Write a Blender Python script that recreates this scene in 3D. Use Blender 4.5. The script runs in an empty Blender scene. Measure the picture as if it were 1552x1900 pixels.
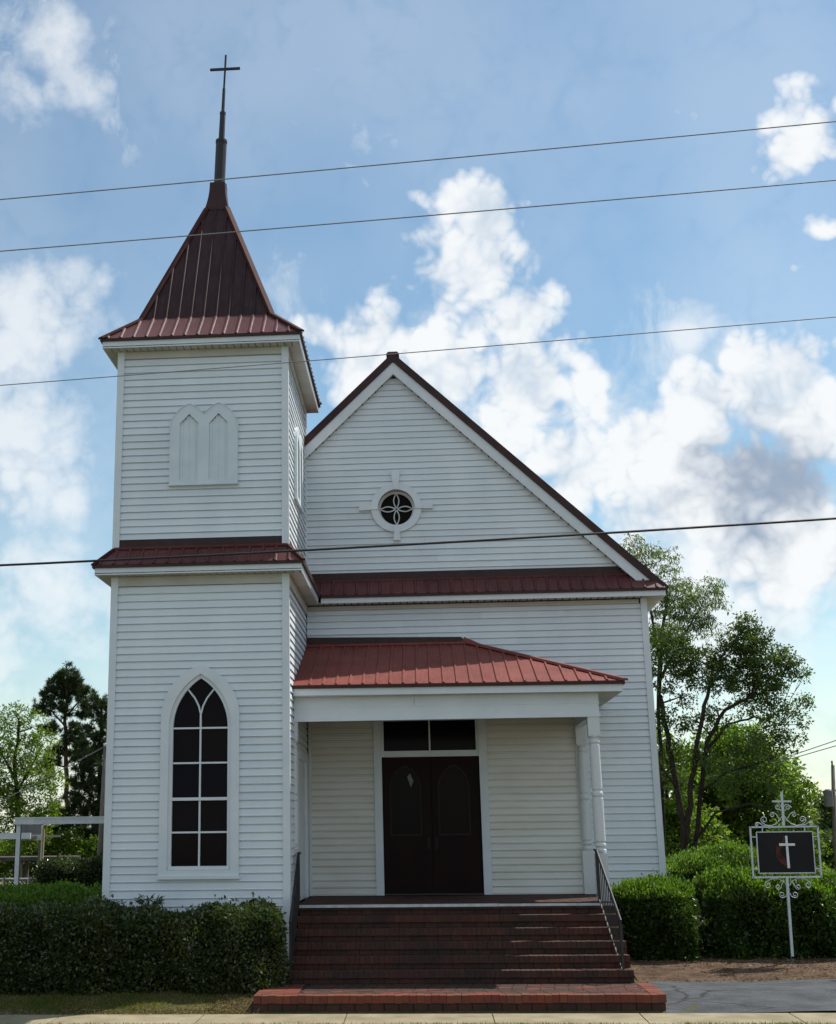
import bpy, bmesh, math, random
import numpy as np
from mathutils import Vector, Matrix

random.seed(7); RNG = np.random.default_rng(11)
scn = bpy.context.scene
COL = scn.collection
PI = math.pi

# ------------------------------------------------------------------ camera
F_PX, PX, PY = 2411.566, 610.902, 931.64          # focal length and principal point, in pixels of a 1552 x 1900 frame
PITCH, ROLL, YAW = 0.246, -0.012, 0.071
CAM = Vector((5.21, -21.499, 2.611))
_cy, _sy, _cp, _sp = math.cos(YAW), math.sin(YAW), math.cos(PITCH), math.sin(PITCH)
FWD = Vector((-_sy*_cp, _cy*_cp, _sp)); _r = Vector((_cy, _sy, 0)); _u = _r.cross(FWD)
RIGHT = _r*math.cos(ROLL) + _u*math.sin(ROLL); UP = -_r*math.sin(ROLL) + _u*math.cos(ROLL)
cam = bpy.data.cameras.new('camera'); cam_o = bpy.data.objects.new('camera', cam); COL.objects.link(cam_o)
M = Matrix.Identity(4)
for i in range(3):
    M[i][0] = RIGHT[i]; M[i][1] = UP[i]; M[i][2] = -FWD[i]; M[i][3] = CAM[i]
cam_o.matrix_world = M
cam.sensor_fit = 'HORIZONTAL'; cam.sensor_width = 36; cam.lens = 36*F_PX/1552
cam.shift_x = (776-PX)/1552; cam.shift_y = -(950-PY)/1552
cam.clip_start = 0.1; cam.clip_end = 3000
scn.camera = cam_o

def ray(u, v):
    return FWD + RIGHT*((u-PX)/F_PX) + UP*((PY-v)/F_PX)
def at(u, v, Y):
    d = ray(u, v); t = (Y-CAM.y)/d.y
    return CAM + d*t

# ------------------------------------------------------------------ world, sun, exposure
SUN = Vector((0.53, 0.41, 1.0)).normalized()
SUN_EL = math.asin(SUN.z); SUN_AZ = math.atan2(SUN.x, SUN.y)
world = bpy.data.worlds.new('World'); scn.world = world; world.use_nodes = True
wt = world.node_tree; wn = wt.nodes; wl = wt.links; wn.clear()
def N(tree, typ, **kw):
    n = tree.nodes.new(typ)
    for k, v in kw.items():
        if k.startswith('i_'):
            key = k[2:]
            n.inputs[int(key) if key.isdigit() else key.replace('_', ' ')].default_value = v
        else: setattr(n, k, v)
    return n
def build_world():
    out = N(wt, 'ShaderNodeOutputWorld')
    sky = N(wt, 'ShaderNodeTexSky', sky_type='NISHITA', sun_disc=False, sun_elevation=SUN_EL, sun_rotation=SUN_AZ,
            air_density=1.1, dust_density=0.4, ozone_density=1.3, altitude=100)
    bg = N(wt, 'ShaderNodeBackground'); bg.inputs[1].default_value = 0.118
    hs = N(wt, 'ShaderNodeHueSaturation'); hs.inputs['Saturation'].default_value = 1.06; wl.new(sky.outputs[0], hs.inputs['Color'])
    tint = N(wt, 'ShaderNodeMix', data_type='RGBA', blend_type='MULTIPLY'); tint.inputs[0].default_value = 1; tint.inputs[7].default_value = (.95, 1.06, .985, 1)
    wl.new(hs.outputs[0], tint.inputs[6]); wl.new(tint.outputs[2], bg.inputs[0])
    tc = N(wt, 'ShaderNodeTexCoord'); D = tc.outputs['Generated']
    def math_(op, a, b=None, clamp=False):
        n = N(wt, 'ShaderNodeMath', operation=op, use_clamp=clamp)
        for i, x in enumerate((a, b)):
            if x is None: continue
            if isinstance(x, (int, float)): n.inputs[i].default_value = x
            else: wl.new(x, n.inputs[i])
        return n.outputs[0]
    def rng(x, a, b, c=0.0, d=1.0, smooth=True):
        n = N(wt, 'ShaderNodeMapRange', interpolation_type='SMOOTHSTEP' if smooth else 'LINEAR')
        wl.new(x, n.inputs[0])
        for i, v in enumerate((a, b, c, d)): n.inputs[1+i].default_value = v
        return n.outputs[0]
    def noise(scale, detail, rough, vec, dist=0.0):
        n = N(wt, 'ShaderNodeTexNoise'); n.inputs['Scale'].default_value = scale; n.inputs['Detail'].default_value = detail
        n.inputs['Roughness'].default_value = rough; n.inputs['Distortion'].default_value = dist
        wl.new(vec, n.inputs['Vector']); return n
    # ragged edges: the direction is pushed about by noise before the distance to each cloud is taken
    wv = noise(8, 2, .6, D)
    sub = N(wt, 'ShaderNodeVectorMath', operation='SUBTRACT'); wl.new(wv.outputs['Color'], sub.inputs[0]); sub.inputs[1].default_value = (.5, .5, .5)
    sc = N(wt, 'ShaderNodeVectorMath', operation='SCALE'); wl.new(sub.outputs[0], sc.inputs[0]); sc.inputs['Scale'].default_value = .085
    add = N(wt, 'ShaderNodeVectorMath', operation='ADD'); wl.new(D, add.inputs[0]); wl.new(sc.outputs[0], add.inputs[1])
    DW = add.outputs[0]
    def blobs(lst, vec):
        acc = None
        for u, v, r, a in lst:
            c = ray(u, v).normalized()
            n = N(wt, 'ShaderNodeVectorMath', operation='DISTANCE'); wl.new(vec, n.inputs[0]); n.inputs[1].default_value = c
            m = N(wt, 'ShaderNodeMath', operation='MULTIPLY_ADD'); wl.new(n.outputs['Value'], m.inputs[0]); m.inputs[1].default_value = -a*F_PX/r; m.inputs[2].default_value = a
            acc = math_('MAXIMUM', 0.0 if acc is None else acc, m.outputs[0])
        return acc
    CL = [(880,400,125,1.05),(850,500,150,1.),(965,570,140,1.),(770,385,70,.7),(655,320,70,.45),
          (690,645,140,.9),(595,610,85,.8),(830,660,150,.95),(985,705,160,.95),(1110,720,100,.75),
          (1450,735,160,1.05),(1310,770,140,1.),(1190,810,140,.95),(1050,850,180,.95),(1535,800,140,1.),(1220,930,190,.9),
          (1400,940,250,1.),(1480,245,100,.8),(1540,210,90,.8),(1505,140,50,.55),(1525,395,55,.6),(1475,480,45,.45)]
    SOFT = [(120,105,150,.66),(180,175,110,.68),(80,190,110,.58),(30,40,130,.55),(1310,625,120,.6),(690,265,80,.6),(40,620,210,.95),(160,570,140,.8),(50,840,240,1.),(160,905,110,.8),(90,1130,330,.8),(1350,1090,330,1.1),(1000,1000,300,.7),(860,600,190,.75),(1150,800,230,.8),(1400,740,200,.75)]
    WISP = [(110,110,190,1.),(170,210,140,.9),(40,30,150,.8),(1310,625,170,.9),(700,260,110,.7),(520,540,130,.6)]
    SF_ = blobs(SOFT, DW)
    MB_ = blobs(CL, DW)
    fb = math_('SUBTRACT', noise(11, 7, .62, D).outputs[0], .5)
    bil = None                      # billows: folded noise, rounded tops and narrow creases
    for sc_, w_ in ((13., .62), (27., .40), (55., .26), (112., .15)):
        q = math_('MULTIPLY', math_('ABSOLUTE', math_('SUBTRACT', noise(sc_, 0, .5, D).outputs[0], .5)), 2*w_)
        bil = q if bil is None else math_('ADD', bil, q)
    puff = math_('SUBTRACT', bil, .27)
    mp = N(wt, 'ShaderNodeMapping'); mp.inputs['Scale'].default_value = (34, 34, 9); mp.inputs['Rotation'].default_value = (0, .25, 0); wl.new(DW, mp.inputs[0])
    wsp = math_('MULTIPLY', rng(noise(1.0, 4, .66, mp.outputs[0]).outputs[0], .40, .72), blobs(WISP, DW))
    # unseen sky away from these clouds: cover thinned to dim and blue facade light
    vc = ray(776, 800).normalized()
    dist = N(wt, 'ShaderNodeVectorMath', operation='DISTANCE'); wl.new(D, dist.inputs[0]); dist.inputs[1].default_value = vc
    lown = noise(2.6, 3, .55, D).outputs[0]
    base = math_('MULTIPLY', rng(lown, .47, .66, 0, 1.0), rng(dist.outputs['Value'], .5, .75))
    fld = math_('MAXIMUM', MB_, base)
    fld = math_('ADD', math_('ADD', fld, math_('MULTIPLY', fb, 1.05)), math_('MULTIPLY', puff, .85))
    dens = rng(fld, .22, .62)
    dens = math_('MAXIMUM', dens, math_('MULTIPLY', rng(math_('ADD', math_('ADD', SF_, math_('MULTIPLY', fb, 1.5)), math_('MULTIPLY', puff, .45)), .14, .86), .80))
    sep = N(wt, 'ShaderNodeSeparateXYZ'); wl.new(D, sep.inputs[0])
    haze = rng(sep.outputs[2], .24, -.02, 0, .55)
    veil = math_('MULTIPLY', rng(lown, .30, .75), .26)
    dens = math_('MAXIMUM', dens, math_('MAXIMUM', math_('MULTIPLY', wsp, .92), math_('MAXIMUM', haze, veil))); dens = math_('MULTIPLY', dens, .96)
    # inside the cloud: white crowns towards the sun, blue-grey thick undersides
    DK = [(1330,840,100,.85),(1390,865,140,.95),(1480,885,150,.9),(1340,930,130,.65),(1450,960,150,.65),(1450,1045,130,.5),(1550,1000,150,.55)]
    dk = math_('ADD', blobs(DK, DW), math_('ADD', math_('MULTIPLY', fb, 1.2), math_('MULTIPLY', puff, -.9)))
    dkm = math_('MULTIPLY', rng(dk, .16, .84), .82)
    sh = rng(math_('SUBTRACT', math_('ADD', math_('MULTIPLY', puff, 1.0), math_('MULTIPLY', fb, .9)), math_('MULTIPLY', fld, .14)), -.40, .06)
    c1 = N(wt, 'ShaderNodeMix', data_type='RGBA'); c1.inputs[6].default_value = (.56, .66, .77, 1); c1.inputs[7].default_value = (.92, .94, .95, 1); wl.new(sh, c1.inputs[0])
    c2 = N(wt, 'ShaderNodeMix', data_type='RGBA'); c2.inputs[7].default_value = (.23, .305, .43, 1); wl.new(dkm, c2.inputs[0]); wl.new(c1.outputs[2], c2.inputs[6])
    bg2 = N(wt, 'ShaderNodeBackground'); bg2.inputs[1].default_value = 0.96; wl.new(c2.outputs[2], bg2.inputs[0])
    mix = N(wt, 'ShaderNodeMixShader'); wl.new(dens, mix.inputs[0]); wl.new(bg.outputs[0], mix.inputs[1]); wl.new(bg2.outputs[0], mix.inputs[2])
    wl.new(mix.outputs[0], out.inputs[0])
build_world()
sun = bpy.data.lights.new('sun', 'SUN'); sun.energy = 4.8; sun.angle = math.radians(.53); sun.color = (1, .95, .87)
sun_o = bpy.data.objects.new('sun', sun); COL.objects.link(sun_o)
sun_o.rotation_euler = SUN.to_track_quat('Z', 'Y').to_euler(); sun_o.location = (20, 20, 40)
vs = scn.view_settings; vs.view_transform = 'Standard'; vs.look = 'None'; vs.gamma = 1; vs.exposure = 0.12; vs.use_curve_mapping = False
scn.render.engine = 'CYCLES'; scn.cycles.use_denoising = True
scn.cycles.max_bounces = 6; scn.cycles.diffuse_bounces = 3; scn.cycles.transmission_bounces = 4; scn.cycles.transparent_max_bounces = 8

# ------------------------------------------------------------------ materials
def new_mat(name):
    m = bpy.data.materials.new(name); m.use_nodes = True; t = m.node_tree
    return m, t, t.nodes['Principled BSDF']
def wnoise(t, scale, detail=5, rough=.6, stretch=None):
    g = N(t, 'ShaderNodeNewGeometry'); v = g.outputs['Position']
    if stretch:
        mp = N(t, 'ShaderNodeMapping'); mp.inputs['Scale'].default_value = stretch; t.links.new(v, mp.inputs[0]); v = mp.outputs[0]
    n = N(t, 'ShaderNodeTexNoise'); n.inputs['Scale'].default_value = scale; n.inputs['Detail'].default_value = detail; n.inputs['Roughness'].default_value = rough
    t.links.new(v, n.inputs['Vector']); return n.outputs[0]
def mapr(t, x, a, b, c=0., d=1.):
    n = N(t, 'ShaderNodeMapRange'); t.links.new(x, n.inputs[0])
    for i, v in enumerate((a, b, c, d)): n.inputs[1+i].default_value = v
    return n.outputs[0]
def mixc(t, f, a, b, blend='MIX'):
    n = N(t, 'ShaderNodeMix', data_type='RGBA', blend_type=blend)
    for i, x in ((0, f), (6, a), (7, b)):
        if isinstance(x, tuple): n.inputs[i].default_value = (*x, 1) if len(x) == 3 else x
        elif isinstance(x, (int, float)): n.inputs[i].default_value = x
        else: t.links.new(x, n.inputs[i])
    return n.outputs[2]
def bump(t, b, h, strength=.3, dist=.01):
    n = N(t, 'ShaderNodeBump'); n.inputs['Strength'].default_value = strength; n.inputs['Distance'].default_value = dist
    t.links.new(h, n.inputs['Height']); t.links.new(n.outputs[0], b.inputs['Normal'])
def surf(name, c1, c2, scale=6, rough=.6, bscale=60, bstr=.2, bdist=.004, spec=.4, stretch=None, isl=0., lo=.35, hi=.65, metal=0.):
    m, t, b = new_mat(name)
    c = mixc(t, mapr(t, wnoise(t, scale, 6, .62, stretch), lo, hi), c1, c2)
    if isl:
        oi = N(t, 'ShaderNodeObjectInfo'); g = N(t, 'ShaderNodeNewGeometry')
        ad = N(t, 'ShaderNodeMath', operation='ADD'); t.links.new(oi.outputs['Random'], ad.inputs[0]); t.links.new(g.outputs['Random Per Island'], ad.inputs[1])
        fr = N(t, 'ShaderNodeMath', operation='FRACT'); t.links.new(ad.outputs[0], fr.inputs[0])
        hv = N(t, 'ShaderNodeHueSaturation'); t.links.new(c, hv.inputs['Color'])
        t.links.new(mapr(t, fr.outputs[0], 0, 1, 1-isl, 1+isl), hv.inputs['Value']); c = hv.outputs[0]
    t.links.new(c, b.inputs['Base Color'])
    b.inputs['Roughness'].default_value = rough; b.inputs['Specular IOR Level'].default_value = spec; b.inputs['Metallic'].default_value = metal
    if bstr: bump(t, b, wnoise(t, bscale, 4), bstr, bdist)
    return m
def leafmat(name, c1, c2, transl=.4, scale=1.5, rough=.5, tcol=None, spec=.3):
    m, t, b = new_mat(name)
    g = N(t, 'ShaderNodeNewGeometry')
    c = mixc(t, mapr(t, wnoise(t, scale, 3), .35, .65), c1, c2)
    hv = N(t, 'ShaderNodeHueSaturation'); t.links.new(c, hv.inputs['Color'])
    t.links.new(mapr(t, g.outputs['Random Per Island'], 0, 1, .6, 1.45), hv.inputs['Value'])
    t.links.new(mapr(t, g.outputs['Random Per Island'], 0, 1, .485, .515), hv.inputs['Hue'])
    t.links.new(hv.outputs[0], b.inputs['Base Color']); b.inputs['Roughness'].default_value = rough; b.inputs['Specular IOR Level'].default_value = spec
    tr = N(t, 'ShaderNodeBsdfTranslucent'); hv2 = N(t, 'ShaderNodeMix', data_type='RGBA', blend_type='MULTIPLY'); hv2.inputs[0].default_value = 1
    t.links.new(hv.outputs[0], hv2.inputs[6]); hv2.inputs[7].default_value = tcol or (1.5, 1.7, .6, 1)
    t.links.new(hv2.outputs[2], tr.inputs[0])
    mx = N(t, 'ShaderNodeMixShader'); mx.inputs[0].default_value = transl
    t.links.new(b.outputs[0], mx.inputs[1]); t.links.new(tr.outputs[0], mx.inputs[2])
    t.links.new(mx.outputs[0], t.nodes['Material Output'].inputs[0])
    return m
MAT = {}
MAT['siding'] = surf('white_siding', (.655, .71, .75), (.735, .775, .80), 1.1, .55, 90, .12, .002, .35, (1, 1, .35), isl=.04)
MAT['siding_porch'] = surf('bounce_tinted_siding', (.68, .655, .585), (.755, .745, .71), 1.6, .6, 90, .12, .002, .3, (.5, 1, 1.6), isl=.04)  # warm bounce light under the porch put into the board colour
MAT['trim'] = surf('white_trim', (.635, .68, .71), (.71, .74, .76), 2, .5, 70, .12, .002, .35)
MAT['oldpaint'] = surf('worn_white_paint', (.46, .45, .41), (.64, .65, .65), 9, .6, 60, .3, .003, .3, None, 0, .22, .40)
MAT['louver'] = surf('louver_paint', (.60, .67, .70), (.67, .73, .75), 3, .6, 70, .15, .002, .3)
MAT['soffit'] = surf('soffit_vinyl', (.48, .46, .40), (.56, .54, .48), 2, .6, 60, .1, .002, .3)
MAT['ceiling'] = surf('brown_porch_ceiling', (.17, .12, .07), (.25, .18, .11), 3, .7, 50, .2, .003, .2)  # assumed colour for the unseen ceiling, set to darken and warm the porch light
MAT['dark'] = surf('interior_dark', (.012, .011, .01), (.02, .018, .016), 3, .9, 20, 0)
MAT['pane'] = surf('dark_window_glass', (.003, .003, .0035), (.006, .005, .005), 1.2, .15, 3, .02, .002, .035)
MAT['door'] = surf('maroon_door_paint', (.010, .0038, .0035), (.016, .0055, .005), 3, .5, 80, .15, .002, .10, (1, 1, .2))
MAT['door_trim'] = surf('door_moulding_paint', (.018, .009, .0085), (.028, .013, .012), 3, .5, 60, .1, .002, .15)
MAT['metal_black'] = surf('black_iron', (.012, .012, .013), (.03, .028, .028), 8, .42, 90, .2, .002, .5)
MAT['spire'] = surf('spire_metal', (.010, .0085, .008), (.018, .012, .011), 5, .45, 60, .15, .003, .5)
MAT['drip'] = surf('dark_drip_edge', (.030, .012, .011), (.05, .018, .016), 5, .5, 60, .1, .002, .3)
MAT['strip'] = surf('metal_edge_strip', (.42, .44, .47), (.58, .6, .62), 7, .35, 60, .1, .002, .5)
def pane_mat():
    m, t, b = new_mat('dark_window_glass'); oi = N(t, 'ShaderNodeObjectInfo')
    c = mixc(t, oi.outputs['Random'], (.013, .0075, .0045), (.0055, .0045, .0115))
    t.links.new(c, b.inputs['Base Color']); b.inputs['Roughness'].default_value = .12; b.inputs['Specular IOR Level'].default_value = .05
    bump(t, b, wnoise(t, 4, 3), .12, .01); return m
MAT['pane'] = pane_mat()
def roof_mat(name, c1, c2, c3, rough, spec):
    m, t, b = new_mat(name)
    c = mixc(t, mapr(t, wnoise(t, 1.7, 6), .35, .7), c1, c2)
    c = mixc(t, mapr(t, wnoise(t, 30, 4, .6, (1, .12, .12)), .48, .78, 0, .6), c, c3)
    t.links.new(c, b.inputs['Base Color']); b.inputs['Roughness'].default_value = rough; b.inputs['Specular IOR Level'].default_value = spec
    bump(t, b, wnoise(t, 26, 2, .5, (1, .04, .04)), .25, .004)
    return m
MAT['roof'] = roof_mat('maroon_metal_roof', (.080, .022, .021), (.125, .034, .031), (.16, .075, .07), .44, .42)
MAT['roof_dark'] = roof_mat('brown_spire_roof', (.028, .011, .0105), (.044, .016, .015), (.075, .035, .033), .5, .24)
MAT['hipcap'] = surf('matte_hip_cap', (.045, .015, .014), (.065, .02, .019), 4, .75, 40, .1, .002, .12)
MAT['roof_red'] = roof_mat('red_metal_porch_roof', (.165, .037, .029), (.235, .058, .045), (.26, .11, .085), .52, .25)
def brick_mat(name, red, worn, lo=.40, hi=.58):
    m, t, b = new_mat(name)
    oi = N(t, 'ShaderNodeObjectInfo'); g = N(t, 'ShaderNodeNewGeometry')
    ad = N(t, 'ShaderNodeMath', operation='ADD'); t.links.new(oi.outputs['Random'], ad.inputs[0]); t.links.new(g.outputs['Random Per Island'], ad.inputs[1])
    fr = N(t, 'ShaderNodeMath', operation='FRACT'); t.links.new(ad.outputs[0], fr.inputs[0])
    c = mixc(t, mapr(t, wnoise(t, 2.3, 7, .66, (.7, 1, 1)), lo, hi), red, worn)
    hv = N(t, 'ShaderNodeHueSaturation'); t.links.new(c, hv.inputs['Color']); t.links.new(mapr(t, fr.outputs[0], 0, 1, .91, 1.09), hv.inputs['Value'])
    t.links.new(mapr(t, fr.outputs[0], 0, 1, .492, .508), hv.inputs['Hue'])
    c = mixc(t, mapr(t, wnoise(t, 70, 4), .45, .75, 0, .5), hv.outputs[0], worn)
    t.links.new(c, b.inputs['Base Color']); b.inputs['Roughness'].default_value = .8; b.inputs['Specular IOR Level'].default_value = .25
    bump(t, b, wnoise(t, 45, 5), .5, .006)
    return m
MAT['brick'] = brick_mat('step_brick', (.090, .034, .024), (.050, .030, .023))
MAT['brick_red'] = brick_mat('landing_brick', (.185, .050, .029), (.12, .048, .034), .46, .70)
MAT['paver'] = brick_mat('stained_paver', (.16, .036, .027), (.052, .032, .023), .38, .5)
MAT['mortar'] = surf('mortar', (.030, .020, .016), (.05, .035, .028), 14, .9, 50, .4, .005, .1)
MAT['concrete'] = surf('sidewalk_concrete', (.23, .195, .125), (.33, .285, .19), 2.2, .85, 90, .35, .004, .15)
def asphalt_mat():
    m, t, b = new_mat('asphalt')
    c = mixc(t, mapr(t, wnoise(t, 1.6, 7, .65, (1, 2.2, 1)), .36, .66), (.040, .045, .051), (.098, .104, .11))
    c = mixc(t, mapr(t, wnoise(t, 60, 3), .45, .75, 0, .5), c, (.15, .155, .16))
    g = N(t, 'ShaderNodeNewGeometry'); mp = N(t, 'ShaderNodeMapping'); mp.inputs['Scale'].default_value = (.55, 1.6, 1); t.links.new(g.outputs['Position'], mp.inputs[0])
    ns = N(t, 'ShaderNodeTexNoise'); ns.inputs['Scale'].default_value = 2.; t.links.new(mp.outputs[0], ns.inputs['Vector'])
    mx = N(t, 'ShaderNodeMix', data_type='RGBA'); mx.inputs[0].default_value = .25; t.links.new(mp.outputs[0], mx.inputs[6]); t.links.new(ns.outputs['Color'], mx.inputs[7])
    v = N(t, 'ShaderNodeTexVoronoi', feature='DISTANCE_TO_EDGE'); v.inputs['Scale'].default_value = 1.3; t.links.new(mx.outputs[2], v.inputs['Vector'])
    c = mixc(t, mapr(t, v.outputs['Distance'], .006, .022, .75, 0), c, (.018, .018, .018))
    t.links.new(c, b.inputs['Base Color']); b.inputs['Roughness'].default_value = .85; b.inputs['Specular IOR Level'].default_value = .25
    bump(t, b, wnoise(t, 120, 4), .8, .012); return m
MAT['asphalt'] = asphalt_mat()
MAT['sheet_white'] = surf('white_canopy_metal', (.55, .60, .64), (.68, .72, .74), 4, .5, 40, .1, .002, .4)
MAT['beige'] = surf('beige_pipe', (.50, .43, .30), (.58, .50, .36), 5, .5, 40, .1)
MAT['wood'] = surf('weathered_wood', (.10, .085, .07), (.22, .19, .16), 9, .9, 60, .6, .008, .1, (6, 6, .4))
MAT['bark'] = surf('bark', (.020, .016, .013), (.050, .041, .033), 8, .95, 30, .8, .02, .1, (3, 3, .6))
MAT['bark_pine'] = surf('pine_bark', (.05, .036, .028), (.11, .075, .05), 6, .95, 25, .8, .02, .1, (3, 3, .8))
MAT['wire'] = surf('wire_grey', (.17, .175, .18), (.22, .225, .23), 3, .6, 20, 0)
MAT['wire_black'] = surf('wire_black', (.012, .012, .013), (.02, .02, .02), 3, .6, 20, 0)
MAT['sign_white'] = surf('sign_white_paint', (.40, .45, .48), (.55, .59, .62), 12, .5, 60, .2, .002, .4, None, 0, .25, .5)
MAT['sign_black'] = surf('sign_panel_black', (.008, .008, .009), (.014, .013, .013), 4, .5, 40, 0, .002, .2)
MAT['sign_letter'] = surf('sign_cross_white', (.70, .70, .72), (.80, .80, .80), 5, .5, 40, 0)
MAT['flame'] = surf('faded_flame_red', (.045, .013, .010), (.11, .036, .022), 9, .7, 40, 0, .002, .2)
MAT['lamp'] = surf('lamp_white', (.6, .62, .62), (.7, .7, .7), 5, .4, 40, 0)
MAT['shed'] = surf('shed_metal', (.04, .035, .03), (.09, .08, .07), 4, .8, 40, .2)
MAT['screen'] = surf('grey_panel', (.13, .135, .13), (.2, .2, .19), 4, .8, 40, .2)
MAT['hedge'] = leafmat('hedge_leaves', (.034, .055, .016), (.070, .088, .028), .25, 2.2, .30, (1.6, 1.8, .5, 1), .7)
MAT['hedge_bright'] = leafmat('bright_hedge_leaves', (.026, .050, .009), (.052, .088, .016), .28, 2.2, .40, (1.9, 2.1, .4, 1), .4)
MAT['leaf_sunlit'] = leafmat('sunlit_toned_leaves', (.085, .155, .022), (.13, .20, .035), .45, 2.2, .45, (1.5, 1.7, .4, 1), .35)  # pale leaf colour that carries sunlight for hedge tops and the low shrub
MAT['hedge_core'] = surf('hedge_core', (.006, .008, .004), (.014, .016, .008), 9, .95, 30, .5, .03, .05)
MAT['leaf_oak'] = leafmat('oak_leaves', (.045, .072, .017), (.085, .122, .030), .45, .6, .5)
MAT['leaf_bright'] = leafmat('bright_leaves', (.095, .155, .022), (.16, .215, .040), .55, .5, .5)
MAT['leaf_willow'] = leafmat('willow_leaves', (.075, .11, .04), (.12, .16, .065), .5, .5, .5)
MAT['needle'] = leafmat('pine_needles', (.032, .048, .018), (.055, .078, .028), .25, .8, .5)
MAT['grass_blade'] = leafmat('grass_blades', (.10, .125, .022), (.17, .145, .05), .4, 1.1, .6)
def ground_mat():
    m, t, b = new_mat('ground_soil_and_turf')
    a = mixc(t, mapr(t, wnoise(t, 1.3, 7), .4, .62), (.085, .095, .026), (.15, .115, .055))
    a = mixc(t, mapr(t, wnoise(t, 26, 5), .4, .7), a, (.055, .055, .02))
    t.links.new(a, b.inputs['Base Color']); b.inputs['Roughness'].default_value = .95; b.inputs['Specular IOR Level'].default_value = .1
    bump(t, b, wnoise(t, 40, 6), .6, .03); return m
MAT['ground'] = ground_mat()
MAT['dirt'] = surf('bare_dirt', (.070, .044, .029), (.150, .10, .066), 3.6, .95, 30, .8, .02, .1, None, 0, .38, .66)
MAT['straw'] = surf('dry_litter', (.15, .09, .05), (.28, .2, .12), 4, .9, 40, 0, isl=.4)

# ------------------------------------------------------------------ helpers
def put(o, parent=None):
    COL.objects.link(o)
    if parent is not None:
        o.parent = parent
        o.matrix_parent_inverse = Matrix.Translation(-Vector(WLOC.get(parent.name, (0, 0, 0))))
    return o
WLOC = {}
def tag(o, label=None, cat=None, group=None, kind=None):
    if label: o['label'] = label
    if cat: o['category'] = cat
    if group: o['group'] = group
    if kind: o['kind'] = kind
    return o
def thing(name, label, cat, loc=(0, 0, 0), group=None):
    o = bpy.data.objects.new(name, None); o.empty_display_size = .2; o.location = loc
    COL.objects.link(o); WLOC[o.name] = tuple(loc)
    return tag(o, label, cat, group)
class MB:
    def __init__(s): s.v = []; s.f = []
    def add(s, vs_, fs):
        n = len(s.v); s.v += [tuple(p) for p in vs_]; s.f += [tuple(i+n for i in f) for f in fs]; return s
    def box(s, x0, x1, y0, y1, z0, z1):
        return s.add([(x0,y0,z0),(x1,y0,z0),(x1,y1,z0),(x0,y1,z0),(x0,y0,z1),(x1,y0,z1),(x1,y1,z1),(x0,y1,z1)],
                     [(0,3,2,1),(4,5,6,7),(0,1,5,4),(1,2,6,5),(2,3,7,6),(3,0,4,7)])
    def hexa(s, p):          # 8 points, bottom four then top four
        return s.add(p, [(0,3,2,1),(4,5,6,7),(0,1,5,4),(1,2,6,5),(2,3,7,6),(3,0,4,7)])
    def poly_y(s, pts, y0, y1):    # convex outline in x,z drawn out along y (y0 = front)
        n = len(pts); v = [(x, y0, z) for x, z in pts] + [(x, y1, z) for x, z in pts]
        return s.add(v, [tuple(range(n)), tuple(range(2*n-1, n-1, -1))] + [(i, n+i, n+(i+1) % n, (i+1) % n) for i in range(n)])
    def tube(s, pts, rad, seg=8, caps=True):
        pts = [Vector(p) for p in pts]; n = len(pts)
        rad = [rad]*n if isinstance(rad, (int, float)) else rad
        rings = []; ref = None
        for i, p in enumerate(pts):
            d = (pts[min(i+1, n-1)] - pts[max(i-1, 0)]).normalized()
            if ref is None: ref = d.orthogonal().normalized()
            a = (ref - d*ref.dot(d)); a = a.normalized() if a.length > 1e-6 else d.orthogonal().normalized(); ref = a; b = d.cross(a)
            rings.append([p + (a*math.cos(2*PI*k/seg) + b*math.sin(2*PI*k/seg))*rad[i] for k in range(seg)])
        base = len(s.v); s.v += [tuple(q) for r in rings for q in r]
        for i in range(n-1):
            for k in range(seg):
                s.f.append((base+i*seg+k, base+i*seg+(k+1) % seg, base+(i+1)*seg+(k+1) % seg, base+(i+1)*seg+k))
        if caps:
            s.f.append(tuple(base+k for k in range(seg-1, -1, -1))); s.f.append(tuple(base+(n-1)*seg+k for k in range(seg)))
        return s
    def lathe(s, cx, cy, prof, seg=20):   # prof: (r, z)
        base = len(s.v)
        for r, z in prof:
            s.v += [(cx+r*math.cos(2*PI*k/seg), cy+r*math.sin(2*PI*k/seg), z) for k in range(seg)]
        for i in range(len(prof)-1):
            for k in range(seg):
                s.f.append((base+i*seg+k, base+i*seg+(k+1) % seg, base+(i+1)*seg+(k+1) % seg, base+(i+1)*seg+k))
        s.f.append(tuple(base+k for k in range(seg-1, -1, -1))); s.f.append(tuple(base+(len(prof)-1)*seg+k for k in range(seg)))
        return s
    def mesh(s, name, mat, smooth=False):
        me = bpy.data.meshes.new(name); me.from_pydata(s.v, [], s.f); me.materials.append(mat)
        if smooth: me.polygons.foreach_set('use_smooth', [True]*len(me.polygons))
        me.update(); return me
    def build(s, name, mat, parent=None, smooth=False):
        m = MAT[mat] if isinstance(mat, str) else mat
        return put(bpy.data.objects.new(name, s.mesh(name, m, smooth)), parent)
def recalc(me):
    bm = bmesh.new(); bm.from_mesh(me); bmesh.ops.recalc_face_normals(bm, faces=bm.faces); bm.to_mesh(me); bm.free()
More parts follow.
